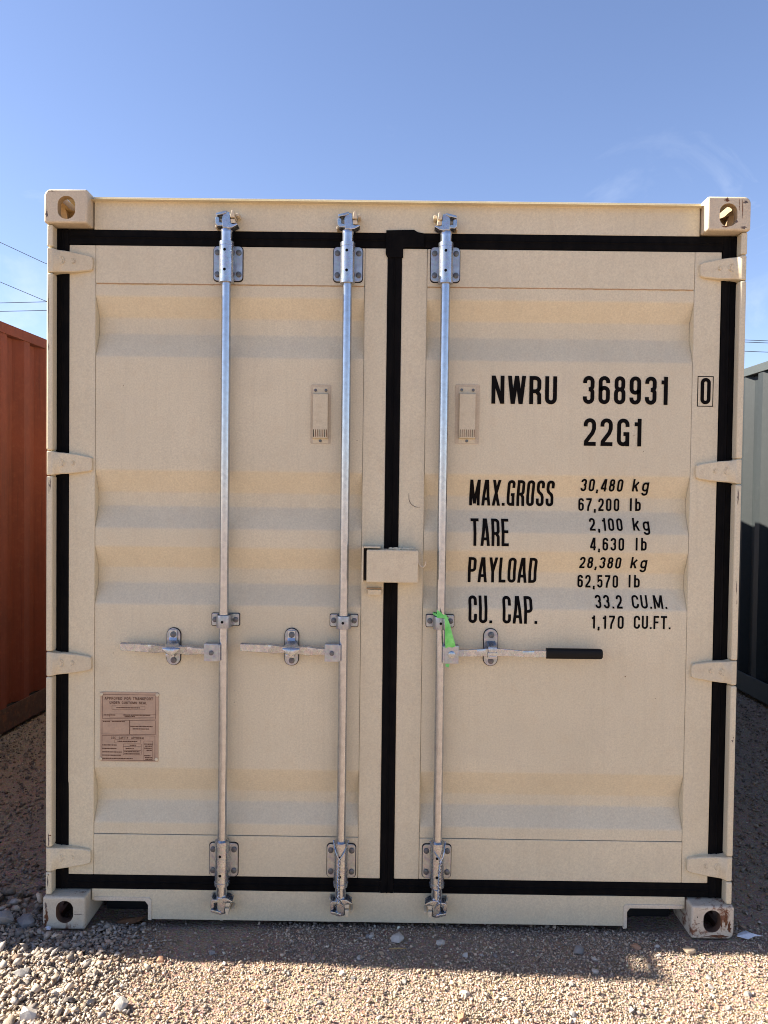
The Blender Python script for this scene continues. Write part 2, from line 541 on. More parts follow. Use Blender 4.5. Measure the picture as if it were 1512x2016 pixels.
# ------------------------------------------------------------------ container shell
LEN = 6.058
def trapezoid_wall(u0, u1, lo, hi, place, pitch=0.278, depth=0.036, first=0.05):
    """corrugated sheet with vertical ribs; place(u, d, z) -> xyz; d = inward offset"""
    us = [(u0, 0.0)]
    u = u0 + first
    while u + pitch < u1:
        us += [(u, 0.0), (u + .068, depth), (u + .068 + .071, depth), (u + .068 + .071 + .068, 0.0)]
        u += pitch
    us.append((u1, 0.0))
    mb = MB()
    k = len(us)
    vs = [place(a, d, lo) for a, d in us] + [place(a, d, hi) for a, d in us] \
       + [place(a, d + .002, lo) for a, d in us] + [place(a, d + .002, hi) for a, d in us]
    fs = [(i, i + 1, i + 1 + k, i + k) for i in range(k - 1)]
    fs += [(i + 2 * k, i + 3 * k, i + 1 + 3 * k, i + 1 + 2 * k) for i in range(k - 1)]
    mb.add(vs, fs)
    return mb

def shell(root, mat, rail_mat, cast_mats, front_wall, side_pitch_first=0.06, low_mat=None, depth=0.036):
    for sx in (-1, 1):
        for sz in (1, -1):
            casting(root, sx, -1, sz, cast_mats.get((sx, sz), cast_mats['any']))
            casting(root, sx, 1, sz, cast_mats['any'])
        MB().box(*sorted((1.216 * sx, 1.10 * sx)), LEN - .16, LEN - .004, .117, 2.474).build('corner_post', mat, root, .006)
        MB().box(*sorted((1.213 * sx, 1.150 * sx)), .171, LEN - .171, 2.515, 2.580).build('top_side_rail', rail_mat, root, .004)
        mb = MB().box(*sorted((1.213 * sx, 1.200 * sx)), .171, LEN - .171, .030, .175)
        mb.box(*sorted((1.200 * sx, 1.165 * sx)), .171, LEN - .171, .030, .040)
        mb.build('bottom_side_rail', low_mat or rail_mat, root, .002)
        trapezoid_wall(.150, LEN - .158, .168, 2.522, lambda u, d, z, s=sx: ((1.204 - d) * s, u, z), depth=depth, first=side_pitch_first).build('side_wall', mat, root, smooth=False)
    # roof sheet, floor, rear end
    us = []
    mb = MB()
    y = .17
    prof = [(.02, 2.568)]
    while y + .21 < LEN - .1:
        prof += [(y, 2.568), (y + .03, 2.552), (y + .075, 2.552), (y + .105, 2.568)]
        y += .21
    prof.append((LEN - .02, 2.568))
    k = len(prof)
    mb.add([(-1.152, a, z) for a, z in prof] + [(1.152, a, z) for a, z in prof], [(i, i + k, i + k + 1, i + 1) for i in range(k - 1)])
    mb.build('roof', mat, root, smooth=False)
    MB().box(-1.165, 1.165, .10, LEN - .06, .135, .165).build('floor', M['underside'], root)
    mb = MB()
    for i in range(16):
        mb.box(-1.163, 1.163, .42 + i * .34, .465 + i * .34, .045, .134)
    mb.build('cross_members', M['underside'], root)
    MB().box(-1.064, 1.064, LEN - .12, LEN - .02, 2.46, 2.582).build('rear_header', mat, root, .004)
    MB().box(-1.064, 1.064, LEN - .12, LEN - .02, .02, .14).build('rear_sill', mat, root, .004)
    trapezoid_wall(-1.10, 1.10, .13, 2.47, lambda u, d, z: (u, LEN - .05 - d, z), pitch=.24, first=.07).build('end_wall', mat, root, smooth=False)
    if front_wall:
        for sx in (-1, 1):
            MB().box(*sorted((1.216 * sx, 1.10 * sx)), .004, .16, .117, 2.474).build('corner_post', mat, root, .006)
        MB().box(-1.064, 1.064, .02, .12, 2.46, 2.582).build('front_header', mat, root, .004)
        MB().box(-1.064, 1.064, .02, .12, .02, .14).build('front_sill', mat, root, .004)
        trapezoid_wall(-1.10, 1.10, .13, 2.47, lambda u, d, z: (u, .05 + d, z), pitch=.24, first=.07).build('end_wall', mat, root, smooth=False)

# ---- neighbours
GRP = 'shipping containers parked side by side'
a3 = R(-3.0)
fr = Vector((-2.505, -0.097, 0))          # front right foot of the orange box
wdir = Vector((math.cos(a3), math.sin(a3), 0))
orange = thing('shipping_container', 'rusty orange-red corrugated container in shade left of the tan one', 'container',
               fr - wdir * 1.219, a3, GRP)
shell(orange, M['orange'], M['orange'], {'any': M['orange']}, True, 0.13, M['orange_low'], 0.045)
ag = R(1.2)
gl = Vector((2.865, 0.02, 0))
gdir = Vector((math.cos(ag), math.sin(ag), 0))
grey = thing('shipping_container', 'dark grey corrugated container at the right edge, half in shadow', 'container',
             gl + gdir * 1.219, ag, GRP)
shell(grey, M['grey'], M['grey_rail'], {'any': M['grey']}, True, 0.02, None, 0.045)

# ---- the tan container
C0 = thing('shipping_container', 'tan shipping container seen square on, black lettering on its closed doors', 'container', group=GRP)
shell(C0, M['tan_side'], M['tan'], {'any': M['casting'], (-1, -1): M['casting_worn'], (1, -1): M['casting_rusty'], (1, 1): M['casting']}, False)

YD = 0.045          # outer face of the door frames, header and sill
HZ = [2.352, 1.646, 0.939, 0.243]
bars = [(2.473, 2.3975), (2.3065, 1.6915), (1.6005, .9845), (.8935, .2885), (.1975, .118)]
for sx in (-1, 1):
    mb = MB().box(*sorted((1.209 * sx, 1.1975 * sx)), .030, .165, .117, 2.474)
    mb.box(*sorted((1.2085 * sx, 1.110 * sx)), .120, .164, .117, 2.474)
    post = mb.build('corner_post', M['tan'], C0, .002)
    for a, c in bars:
        MB().box(*sorted((1.2145 * sx, 1.1935 * sx)), .004, .044, c, a).build('post_bar', M['tan'], post, .006, 3)

# header with its folded top edge and the sill with two pockets
mb = MB()
prof = [(.045, 2.4705), (.045, 2.566), (.038, 2.576), (.038, 2.582), (.115, 2.582), (.115, 2.4705)]
k = len(prof)
mb.add([(-1.064, y, z) for y, z in prof] + [(1.064, y, z) for y, z in prof],
       [tuple(range(k)), tuple(range(2 * k - 1, k - 1, -1))] + [(i, (i + 1) % k, (i + 1) % k + k, i + k) for i in range(k)])
mb.build('door_header', M['tan'], C0, .0015)
mb = MB()
pz = .079
sill_poly = [(-1.064, .121), (-1.064, .080), (-1.056, .080), (-1.056, pz), (-.872, pz), (-.862, .068), (-.862, .013),
             (.858, .013), (.858, .068), (.868, pz), (1.056, pz), (1.056, .080), (1.064, .080), (1.064, .121)]
mb.prism(sill_poly, YD, .115)
sill = mb.build('door_sill', M['tan'], C0, .002)
for a, c, s in ((-1.056, -.862, 1), (.858, 1.056, -1)):
    lipo = [(a if s > 0 else a - .012, pz - .001), (a if s > 0 else a - .012, pz + .013), (c + (.012 if s > 0 else 0), pz + .013), (c + (.012 if s > 0 else 0), pz - .001)]
    if s > 0:
        poly = [(a, pz), (c - .010, pz), (c, .066), (c, .012), (c + .013, .010), (c + .013, pz + .004), (c + .004, pz + .014), (a, pz + .014)]
    else:
        poly = [(c, pz), (c, pz + .014), (a - .004, pz + .014), (a - .013, pz + .004), (a - .013, .004), (a, .006), (a, .066), (a + .010, pz)]
    MB().prism(poly, YD - .004, YD + .03).build('pocket_frame', M['lip'], sill, .002)
    MB().box(a - .0, c + .0, .17, .36, -.02, .13).build('pocket_shade', M['underside'], sill)  # black block closing the pocket, coloured as the shade of a deep tunnel

# ---- doors
GROOVES = [(2.239, 2.171, 2.113, 2.028), (1.626, 1.549, 1.498, 1.421), (1.354, 1.278, 1.222, 1.149), (.560, .470, .430, .362)]
YP, GD = YD + .0030, .036
PROF = [(2.2825, YP)]
RAW = [(2.2825, YP)]
for a, b_, c_, d_ in GROOVES:
    RAW += [(a, YP), (b_, YP + GD), (c_, YP + GD), (d_, YP)]
RAW.append((.3215, YP))
rz_, ry_ = np.array([p[0] for p in RAW][::-1]), np.array([p[1] for p in RAW][::-1])
for z_, y_ in RAW[1:-1]:                                # each bend of the pressed sheet is slightly rounded
    for dz_ in (.006, .002, -.002, -.006):
        q_ = [float(np.interp(z_ + dz_ + e_, rz_, ry_)) for e_ in (-.004, 0, .004)]
        PROF.append((z_ + dz_, sum(q_) / 3))
PROF.append((.3215, YP))
pz_, py_ = np.array([p[0] for p in PROF][::-1]), np.array([p[1] for p in PROF][::-1])
def panel_y(z):
    return float(np.interp(z, pz_, py_))

def make_door(x0, x1, s0, s1):
    """door between x0..x1 with the corrugated sheet between s0..s1"""
    # sheet, finely divided so that it can be very slightly uneven
    mb = MB()
    zs = []
    for (z0, y0), (z1, y1) in zip(PROF[:-1], PROF[1:]):
        nseg = max(1, int(abs(z0 - z1) / .03))
        zs += [z0 + (z1 - z0) * t / nseg for t in range(nseg)]
    zs.append(PROF[-1][0])
    xs = np.linspace(s0, s1, 36)
    vs = []
    for z in zs:
        for x in xs:
            e = min(1, (x - s0) / .08, (s1 - x) / .08)
            w = mnoise.noise(Vector((x * 2.6, z * 3.4, 4.2))) * .0018 + mnoise.noise(Vector((x * 9, z * 9, 1.1))) * .0005
            vs.append((x, panel_y(z) + w * max(0, e), z))
    kx = len(xs)
    fs = [(i * kx + j, (i + 1) * kx + j, (i + 1) * kx + j + 1, i * kx + j + 1) for i in range(len(zs) - 1) for j in range(kx - 1)]
    mb.add(vs, fs)
    # round the bends a little
    d = mb.build('door', M['tan'], C0, smooth=True)
    d.data.set_sharp_from_angle(angle=R(50))
    MB().box(x0, s0 - .0008, YD, .098, .172, 2.4165).build('door_stile', M['tan'], d, .0035)
    MB().box(s1 + .0008, x1, YD, .098, .172, 2.4165).build('door_stile', M['tan'], d, .0035)
    MB().box(s0, s1, YD + .0005, .097, 2.2845, 2.416).build('door_rail', M['tan'], d, .002)
    MB().box(s0, s1, YD + .0005, .097, .1725, .3195).build('door_rail', M['tan'], d, .002)
    MB().box(x0 + .01, x1 - .01, .1005, .104, .18, 2.41).build('door_lining', M['underside'], d)
    # stained weld line under the top rail, joint line over the bottom rail
    pts = [(s0 + .004 + (s1 - s0 - .008) * i / 60, YD + .0022, 2.2835 + .0006 * math.sin(i * 2.1) + .0004 * random.uniform(-1, 1)) for i in range(61)]
    MB().tube(pts, .0021, 6).build('weld_bead', M['tan_seam'], d)
    return d
doorL = make_door(-1.152, -.0295, -1.0585, -.1105)
doorR = make_door(.0200, 1.1445, .1105, 1.0500)

# ---- gaskets: rubber strips with a raised lip and uneven edges
def gasket_strip(name, parent, along, a0, a1, c0, c1, y=0.0440, amp=.0016, seed=0, rag=None):
    """along 'z' or 'x'; runs a0..a1, covers c0..c1 across"""
    cross = [(0, .010), (0.0, .001), (.10, -.0015), (.42, .0005), (.50, -.003), (.58, .0005), (.90, -.0015), (1, .001), (1, .010)]
    n_ = max(6, int(abs(a1 - a0) / .02))
    vs, fs = [], []
    k = len(cross)
    for i in range(n_ + 1):
        a = a0 + (a1 - a0) * i / n_
        e0 = mnoise.noise(Vector((a * 7, seed, 0))) * amp
        e1 = mnoise.noise(Vector((a * 7, seed, 5))) * amp
        if rag: e1 += rag(a)
        for t, dy in cross:
            c = c0 + e0 + (c1 + e1 - c0 - e0) * t
            vs.append((c, y + dy, a) if along == 'z' else (a, y + dy, c))
    for i in range(n_):
        for j in range(k - 1):
            fs.append((i * k + j, (i + 1) * k + j, (i + 1) * k + j + 1, i * k + j + 1))
    fs += [tuple(range(k)), tuple(range(n_ * k + k - 1, n_ * k - 1, -1))]
    return MB().add(vs, fs).build(name, M['rubber'], parent)
def ragL(a):
    return .005 * max(0, min(1, (.52 - a) / .02))            # the strip is wider low down, as painted
gasket_strip('gasket', doorL, 'z', .121, 2.470, -1.198, -1.1535, seed=1, rag=ragL)
gasket_strip('gasket', doorL, 'x', -1.153, -.030, 2.4185, 2.4700, seed=2)
gasket_strip('gasket', doorL, 'x', -1.153, -.030, .1215, .1710, seed=3)
gasket_strip('gasket', doorR, 'z', .121, 2.470, 1.1475, 1.198, seed=4)
gasket_strip('gasket', doorR, 'x', .020, 1.147, 2.4185, 2.4700, seed=5)
gasket_strip('gasket', doorR, 'x', .020, 1.147, .1215, .1710, seed=6)
gasket_strip('centre_gasket', doorR, 'z', .1225, 2.440, -.0285, .0190, y=.0415, seed=7)
MB().prism([(-.037, 2.395), (-.030, 2.383), (.024, 2.383), (.024, 2.415), (.030, 2.4195), (.098, 2.4205), (.098, 2.468), (.075, 2.472), (.062, 2.480), (.030, 2.4795), (-.036, 2.4775)],
           .0375, .0445).build('gasket_flap', M['rubber'], doorR, .001)

# ---- hinges
def hinge(door, sx, zc):
    secs = [  # x from the outside in, top, bottom, front y
        (1.2150, .0425, -.0425, .0110), (1.2110, .0425, -.0425, .0045), (1.1980, .0425, -.0425, .0035), (1.1900, .0400, -.0400, .0060), (1.1800, .0375, -.0380, .0130),
        (1.1600, .0370, -.0370, .0180), (1.1300, .0340, -.0350, .0240), (1.1000, .0290, -.0310, .0290), (1.0780, .0250, -.0280, .0320), (1.0680, .0205, -.0235, .0330), (1.0660, .012, -.015, .0345)]
    vs, fs = [], []
    for x, t, bt, y in secs:
        yb = .045
        vs += [(x * sx, y, zc + t - .003), (x * sx, y + .003, zc + t), (x * sx, yb, zc + t), (x * sx, yb, zc + bt), (x * sx, y + .003, zc + bt), (x * sx, y, zc + bt + .003)]
    for i in range(len(secs) - 1):
        for j in range(6):
            fs.append((i * 6 + j, i * 6 + (j + 1) % 6, (i + 1) * 6 + (j + 1) % 6, (i + 1) * 6 + j))
    fs += [tuple(range(6)), tuple(range(len(secs) * 6 - 1, len(secs) * 6 - 7, -1))]
    mb = MB().add(vs, fs)
    # forged bosses and pressed ring marks
    for px, rr, y in ((1.172, .017, .0155), (1.132, .011, .0235)):
        prof = [(rr, .004), (rr * .85, -.001), (rr * .55, .0005), (rr * .5, -.0012), (0.001, -.0014)]
        vs = []
        for r_, dy in prof:
            for q in range(14):
                an = 2 * math.pi * q / 14
                vs.append((px * sx + r_ * math.cos(an), y + dy + (0.12 * (1.17 - px - r_ * math.cos(an) * sx) * 0), zc + .002 + r_ * math.sin(an)))
        fs = [(i * 14 + q, i * 14 + (q + 1) % 14, (i + 1) * 14 + (q + 1) % 14, (i + 1) * 14 + q) for i in range(len(prof) - 1) for q in range(14)]
        mb.add(vs, fs)
    o = mb.build('hinge', M['tan_hinge'], door)
    o.data.materials.append(M['hinge_mark'])
    for p in o.data.polygons[-112:]:
        if (p.index % 56) // 14 in (1, 2) and (p.index * 7 + int(zc * 100)) % 14 > 4: p.material_index = 1
    return o
for zc in HZ:
    hinge(doorL, -1, zc + random.uniform(-.001, .001))
for i, zc in enumerate(HZ):
    hinge(doorR, 1, zc + .001 + random.uniform(-.001, .001))

# ------------------------------------------------------------------ hardware
RODY = .012
BARX = [-.5905, -.1690, .1725]
def hexbolt(mb, x, y, z, r, h=.005):
    mb.tube([(x, y, z), (x, y - h * .75, z), (x, y - h, z)], [r, r, r * .78], 12)
    return mb

def bearing(zc, z_lo, z_hi, sign):
    b_ = MB().prism(rrect(-.0505, .0505, zc - .0600, zc + .0600, .013), .0378, .0432).build('bearing_bracket', M['galv_dull'], C0, .0012)
    MB().prism(rrect(-.0530, .0530, zc - .0628, zc + .0622, .014), .0436, .0452).build('rubber_pad', M['sealant_gap'], b_)
    mb = MB()
    path = [(0, RODY, z_lo), (0, RODY, z_lo + .012), (0, RODY, z_lo + .0125), (0, RODY, z_hi - .014), (0, RODY, z_hi - .0135), (0, RODY, z_hi)]
    mb.tube(path, [.0262, .0262, .0248, .0248, .0258, .0258], 24)
    mb.box(-.0246, .0246, RODY, .0385, z_lo + .016, z_hi - .018)
    mb.build('sleeve', M['galv'], b_)
    for dz in (-.034, .034):
        MB().cyl((-.002, RODY - .0251, zc + dz), (-.002, RODY - .0235, zc + dz), .0050, 12).build('grease_hole', M['hole'], b_)  # dark disc standing proud, coloured as the shade in a hole
    for sx in (-1, 1):
        for dz in (-.038, .038):
            hexbolt(MB(), sx * .0375, .0380, zc + dz, .0098).build('bolt', M['bolt'], b_)
    return b_
TB = bearing(2.355, 2.281, 2.421, 1)
BB = bearing(.236, .160, .318, -1)

def guide(zc):
    g = MB()
    g.prism(rrect(-.049, .049, zc - .0205, zc + .0215, .005), .0395, .0435)
    arc = []
    for k in range(13):
        an = R(180 * k / 12)
        arc.append((.0215 * math.cos(an), RODY - .0205 * math.sin(an)))
    arc_o = [(.0255 * math.cos(R(180 * k / 12)), RODY - .0245 * math.sin(R(180 * k / 12))) for k in range(13)]
    outer = [(.0255, .040)] + arc_o + [(-.0255, .040)]
    inner = [(.0215, .040)] + arc + [(-.0215, .040)]
    k = len(outer)
    vs = []
    for z in (zc - .0235, zc + .0215):
        vs += [(x, y, z) for x, y in outer] + [(x, y, z) for x, y in inner]
    fs = []
    for i in range(k - 1):
        fs += [(i, i + 1, 2 * k + i + 1, 2 * k + i), (k + i, 3 * k + i, 3 * k + i + 1, k + i + 1), (i, k + i, k + i + 1, i + 1), (2 * k + i, 2 * k + i + 1, 3 * k + i + 1, 3 * k + i)]
    g.add(vs, fs)
    o = g.build('guide_bracket', M['galv_dull'], C0, .001)
    MB().prism(rrect(-.051, .051, zc - .023, zc + .0235, .006), .0438, .0475).build('rubber_pad', M['sealant_gap'], o)
    MB().cyl((-.001, RODY - .0248, zc - .001), (-.001, RODY - .0235, zc - .001), .0048, 12).build('grease_hole', M['hole'], o)  # no opening here: the hole's shade is a dark disc
    for sx in (-1, 1):
        hexbolt(MB(), sx * .0365, .0397, zc, .0098).build('bolt', M['bolt'], o)
    return o
GD0 = guide(1.099)

def lockbar():
    mb = MB()
    r_ = .0163
    mb.tube([(0, RODY, .062), (0, RODY, .158)], .0195, 20)
    mb.tube([(0, RODY, .155), (0, RODY, 2.425)], r_, 24)
    mb.tube([(0, RODY, 2.420), (0, RODY, 2.452), (0, RODY, 2.462), (0, RODY, 2.474)], [.0198, .0198, .0205, .0150], 20)
    return mb.build('locking_bar', M['galv_pipe'], C0)
LB0 = lockbar()

def cam_parts(par, up, side):
    """cam end and its keeper; side = +1 keeper to the right of the bar, up = +1 at the header"""
    z0 = 2.468 if up > 0 else .118
    def P(poly):
        q = [(x * side, z0 + z * up) for x, z in poly]
        return q if side * up > 0 else q[::-1]
    mb = MB()
    mb.prism(P([(-.010, -.004), (.014, -.004), (.018, .010), (.014, .050), (-.006, .053), (-.012, .030)]), -.010, .034)          # body
    mb.prism(P([(-.034, .036), (-.033, .045), (.004, .054), (.004, .046), (-.010, .040)]), -.014, .030)                              # upper jaw
    mb.prism(P([(-.035, .010), (-.036, .032), (-.028, .036), (-.022, .030), (-.022, .016), (-.010, .014), (-.010, .004), (-.028, .002)]), -.008, .034)  # hook
    mb.prism(P([(.006, -.006), (.024, -.004), (.042, .006), (.041, .011), (.026, .008), (.012, .014)]), -.012, .030)                # lower horn
    cm = mb.build('cam', M['galv'], par, .0022)
    for poly_, y0_ in (([(.0165, .030), (.032, .030), (.029, .054), (.0205, .054)], -.016), ([(.018, .012), (.034, .012), (.032, .0265), (.0165, .0265)], -.010),
                       ([(.033, .040), (.044, .041), (.045, .052), (.034, .051)], .004), ([(-.040, .003), (-.033, .003), (-.033, .012), (-.040, .012)], .010)):
        MB().prism(P(poly_), y0_, .0445).build('cam_keeper', M['keeper'], par, .0022)
    return cm

def wear_offset(i):
    return 0.0
BARS = []
for i, bx in enumerate(BARX):
    side = -1 if i == 2 else 1
    bar = LB0 if i == 0 else copy_obj(LB0, C0)
    bar.location = (bx, 0, 0)
    BARS.append(bar)
    cam_parts(bar, 1, side); cam_parts(bar, -1, side)
    for src in (TB, BB, GD0):
        dz = (0, .002, .005)[i]
        if i == 0:
            src.location = (bx, 0, dz)
        else:
            copy_tree(src, C0, (bx - BARX[0], 0, dz))

# ---- handles
def handle_left(bx):
    """handle folded towards the left of its bar; local x measured from the bar"""
    h = MB()
    secs = [(-.052, .0100, .0095), (-.075, .0100, .0095), (-.090, .0105, .0125), (-.125, .0145, .0150), (-.170, .0105, .0070),
            (-.192, .0090, .0060), (-.212, .0105, .0070), (-.250, .0140, .0110), (-.262, .0128, .0125), (-.270, .0125, .0115), (-.318, .0122, .0100), (-.360, .0112, .0095), (-.3605, .0105, .0090)]
    vs, fs = [], []
    for x, hz, hy in secs:
        z = .992 + (-.052 - x) * .040
        y = .006 if x < -.26 or x > -.08 else .004
        ww = .0035 if -.26 < x < -.08 else 0
        vs += [(x, y - .007 - ww, z + hz * 1.0), (x, y + .003, z + hz * 1.35), (x, y + .007, z + hz * .4), (x, y + .007, z - hz * .7), (x, y + .002, z - hz * 1.25), (x, y - .007 - ww * 0, z - hz)]
    for i in range(len(secs) - 1):
        for j in range(6):
            fs.append((i * 6 + j, i * 6 + (j + 1) % 6, (i + 1) * 6 + (j + 1) % 6, (i + 1) * 6 + j))
    fs += [tuple(range(6)), tuple(range(len(secs) * 6 - 1, len(secs) * 6 - 7, -1))]
    h.add(vs, fs)
    o = h.build('door_handle', M['galv'], C0, .001)
    hb = MB()
    hb.box(-.064, -.014, -.012, -.007, .960, 1.021)
    hb.box(-.064, -.014, -.0065, .022, 1.0165, 1.0215)
    hb.box(-.064, -.014, .020, .025, .960, 1.021)
    hb.box(-.020, -.008, -.010, .024, .962, 1.019)
    hb.build('handle_hub', M['galv_dull'], o, .0018)
    hexbolt(MB(), -.038, -.0122, .990, .0085, .004).build('rivet', M['bolt'], o)
    hexbolt(MB(), -.060, .0105, .990, .006, .004).build('rivet', M['bolt'], o)
    o.location = (bx, 0, 0)
    return o
H1 = handle_left(BARX[0])
H2 = copy_tree(H1, C0, (BARX[1] - BARX[0], 0, .004))

def retainer(kind):
    o = MB().prism(rrect(-.0240, .0240, -.0650, .0655, .0235, 8), .0395, .0440).build('handle_retainer', M['galv_dull'], C0, .001)
    MB().prism(rrect(-.0262, .0262, -.0672, .0677, .0255, 8), .0443, .0482).build('rubber_pad', M['sealant_gap'], o)
    for dz in (.045, -.048):
        hexbolt(MB(), 0.001, .0397 if dz < 0 else .0345, dz, .0105).build('bolt', M['bolt'], o)
    if kind == 'flap':
        # keeper saddle under the handle
        MB().box(-.016, .014, -.004, .040, -.0295, -.0165).build('saddle', M['galv'], o, .003)
        # swinging hasp: tongue from the upper bolt, bent over the handle and pointed below it
        rows = [(.060, .013, .0340), (.034, .013, .0335), (.024, .014, .030), (.018, .018, .018), (.011, .026, -.004), (.002, .031, -.0135), (-.010, .021, -.0160), (-.023, .003, -.0150)]
        vs, fs = [], []
        for z, hw, y in rows:
            for dy in (0, .004):
                for t in (-1, -.4, .4, 1):
                    vs.append((t * hw + (.004 if z < .02 else 0), y + dy + .004 * abs(t) * (z < .02), z))
        for i in range(len(rows) - 1):
            b0, b1 = i * 8, (i + 1) * 8
            for j in range(3):
                fs += [(b0 + j, b0 + j + 1, b1 + j + 1, b1 + j), (b0 + 4 + j, b1 + 4 + j, b1 + 5 + j, b0 + 5 + j)]
            fs += [(b0, b1, b1 + 4, b0 + 4), (b0 + 3, b0 + 7, b1 + 7, b1 + 3)]
        fs += [(0, 4, 5, 1), (1, 5, 6, 2), (2, 6, 7, 3)]
        e = (len(rows) - 1) * 8
        fs += [(e, e + 1, e + 5, e + 4), (e + 1, e + 2, e + 6, e + 5), (e + 2, e + 3, e + 7, e + 6)]
        MB().add(vs, fs).build('hasp', M['galv'], o, .0008)
    else:
        mb = MB()
        mb.box(-.015, .016, .000, .040, -.0290, -.0195)
        mb.box(-.016, .017, -.013, -.007, -.030, -.008)
        mb.box(-.012, .013, -.016, -.0135, -.026, -.019)
        mb.build('saddle', M['galv'], o, .002)
        mb = MB()
        rows = [(.022, .015, .034), (.018, .016, .022), (.014, .016, .002), (.010, .015, -.010), (-.004, .014, -.0125), (-.010, .013, -.011)]
        vs, fs = [], []
        for z, hw, y in rows:
            vs += [(-hw, y, z), (hw, y, z), (hw, y + .004, z + .001), (-hw, y + .004, z + .001)]
        for i in range(len(rows) - 1):
            for j in range(4):
                fs.append((i * 4 + j, i * 4 + (j + 1) % 4, (i + 1) * 4 + (j + 1) % 4, (i + 1) * 4 + j))
        fs += [(0, 1, 2, 3), tuple(range(len(rows) * 4 - 1, len(rows) * 4 - 5, -1))]
        mb.add(vs, fs)
        mb.build('hasp', M['galv'], o, .001)
    return o
RT1 = retainer('flap'); RT1.location = (-.775, 0, 1.000)
RT2 = copy_tree(RT1, C0, (-.3545 + .775, 0, .004))
RT3 = retainer('clasp'); RT3.location = (.3535, 0, 1.012)

# right-hand handle with black grip
mb = MB()
secs = [(.235, .0115, 0), (.262, .0115, 0), (.300, .0125, 0), (.330, .0130, -.001), (.380, .0130, -.002), (.420, .0115, -.002), (.460, .0110, -.002), (.500, .0115, 0), (.548, .0120, 0), (.560, .0120, 0)]
vs, fs = [], []
zoff = [.9985, .9985, 1.0000, 1.0025, 1.0035, 1.002, .999, .9985, .9995, 1.0]
for (x, hz, dy), z in zip(secs, zoff):
    vs += [(x, -.002 + dy, z + hz), (x, .008 + dy, z + hz), (x, .008 + dy, z - hz), (x, -.002 + dy, z - hz)]
for i in range(len(secs) - 1):
    for j in range(4):
        fs.append((i * 4 + j, i * 4 + (j + 1) % 4, (i + 1) * 4 + (j + 1) % 4, (i + 1) * 4 + j))
fs += [(0, 1, 2, 3), tuple(range(len(secs) * 4 - 1, len(secs) * 4 - 5, -1))]
H3 = mb.add(vs, fs).build('door_handle', M['galv'], C0, .0012)
mb = MB()
pts = []
prof = [(.5430, .80), (.5435, 1.0), (.5600, 1.0), (.7280, .98), (.7360, .93), (.7392, .75)]
vs, fs = [], []
for x, s in prof:
    for k in range(16):
        an = 2 * math.pi * k / 16
        ca, sa = math.cos(an), math.sin(an)
        vs.append((x, .002 + .0125 * s * math.copysign(abs(ca) ** .7, ca), 1.0015 + .0185 * s * math.copysign(abs(sa) ** .6, sa)))
for i in range(len(prof) - 1):
    for k in range(16):
        fs.append((i * 16 + k, i * 16 + (k + 1) % 16, (i + 1) * 16 + (k + 1) % 16, (i + 1) * 16 + k))
fs += [tuple(range(16)), tuple(range(len(prof) * 16 - 1, len(prof) * 16 - 17, -1))]
mb.add(vs, fs).build('grip', M['grip'], H3)
hb = MB()
hb.box(.1855, .2355, -.0125, -.0075, .963, 1.0255)
hb.box(.1855, .2355, -.0070, .020, 1.0205, 1.0255)
hb.box(.1855, .2355, .018, .023, .963, 1.0255)
hb.box(.180, .1915, -.0105, .022, .965, 1.0235)
hb.build('handle_hub', M['galv_dull'], H3, .0018)
hexbolt(MB(), .211, -.0127, .9955, .0125, .006).build('rivet', M['galv'], H3)
MB().cyl((.244, -.004, .9985), (.244, .010, .9985), .0115, 12).build('pivot', M['galv_dull'], H3)

# ---- vents
def vent(x0, x1, z0, z1, c0, c1, back):
    o = MB().prism(rrect(x0, x1, z0, z1, .006), YP - .0022, YP + .0015).build('vent', M['vent_plate'], C0, .0006)
    ct, cb = z1 - .034, z0 + .004
    mb = MB()
    # cover: screw flange at top, then a box that swells outwards to the louvres
    vs = []
    rows = [(z1 - .009, .0030), (ct + .004, .0030), (ct, .0150), (z0 + .052, .0155), (z0 + .021, .0150), (z0 + .018, .0035), (z0 + .003, .0030)]
    for z, d in rows:
        i_ = .0 if d < .005 else .0012
        vs += [(c0 + i_, YP - d, z), (c1 - i_, YP - d, z), (c1, YP - .001, z), (c0, YP - .001, z)]
    fs = []
    for i in range(len(rows) - 1):
        for j in range(4):
            fs.append((i * 4 + j, i * 4 + (j + 1) % 4, (i + 1) * 4 + (j + 1) % 4, (i + 1) * 4 + j))
    fs += [(0, 1, 2, 3), tuple(range(len(rows) * 4 - 1, len(rows) * 4 - 5, -1))]
    mb.add(vs, fs)
    mb.build('vent_cover', M['tan_hinge'], o, .0008)
    for k in range(8):
        x = c0 + .0045 + (c1 - c0 - .009) * k / 7
        MB().box(x - .0011, x + .0011, YP - .0160, YP - .0145, z0 + .024, z0 + .050).build('louvre_slot', M['rustchip'] if k % 3 else M['hole'], o)  # raised dark bars; the shade inside the slots is put into their colour
    for x, z in ((c0 + .009, z1 - .020), (c1 - .009, z1 - .020), ((c0 + c1) / 2, z0 + .0105)):
        hexbolt(MB(), x, YP - .003, z, .0052, .003).build('screw', M['bolt'], o)
    return o
vent(-.296, -.225, 1.727, 1.936, -.2880, -.2330, False)
vent(.2155, .3015, 1.733, 1.943, .2285, .2870, True)

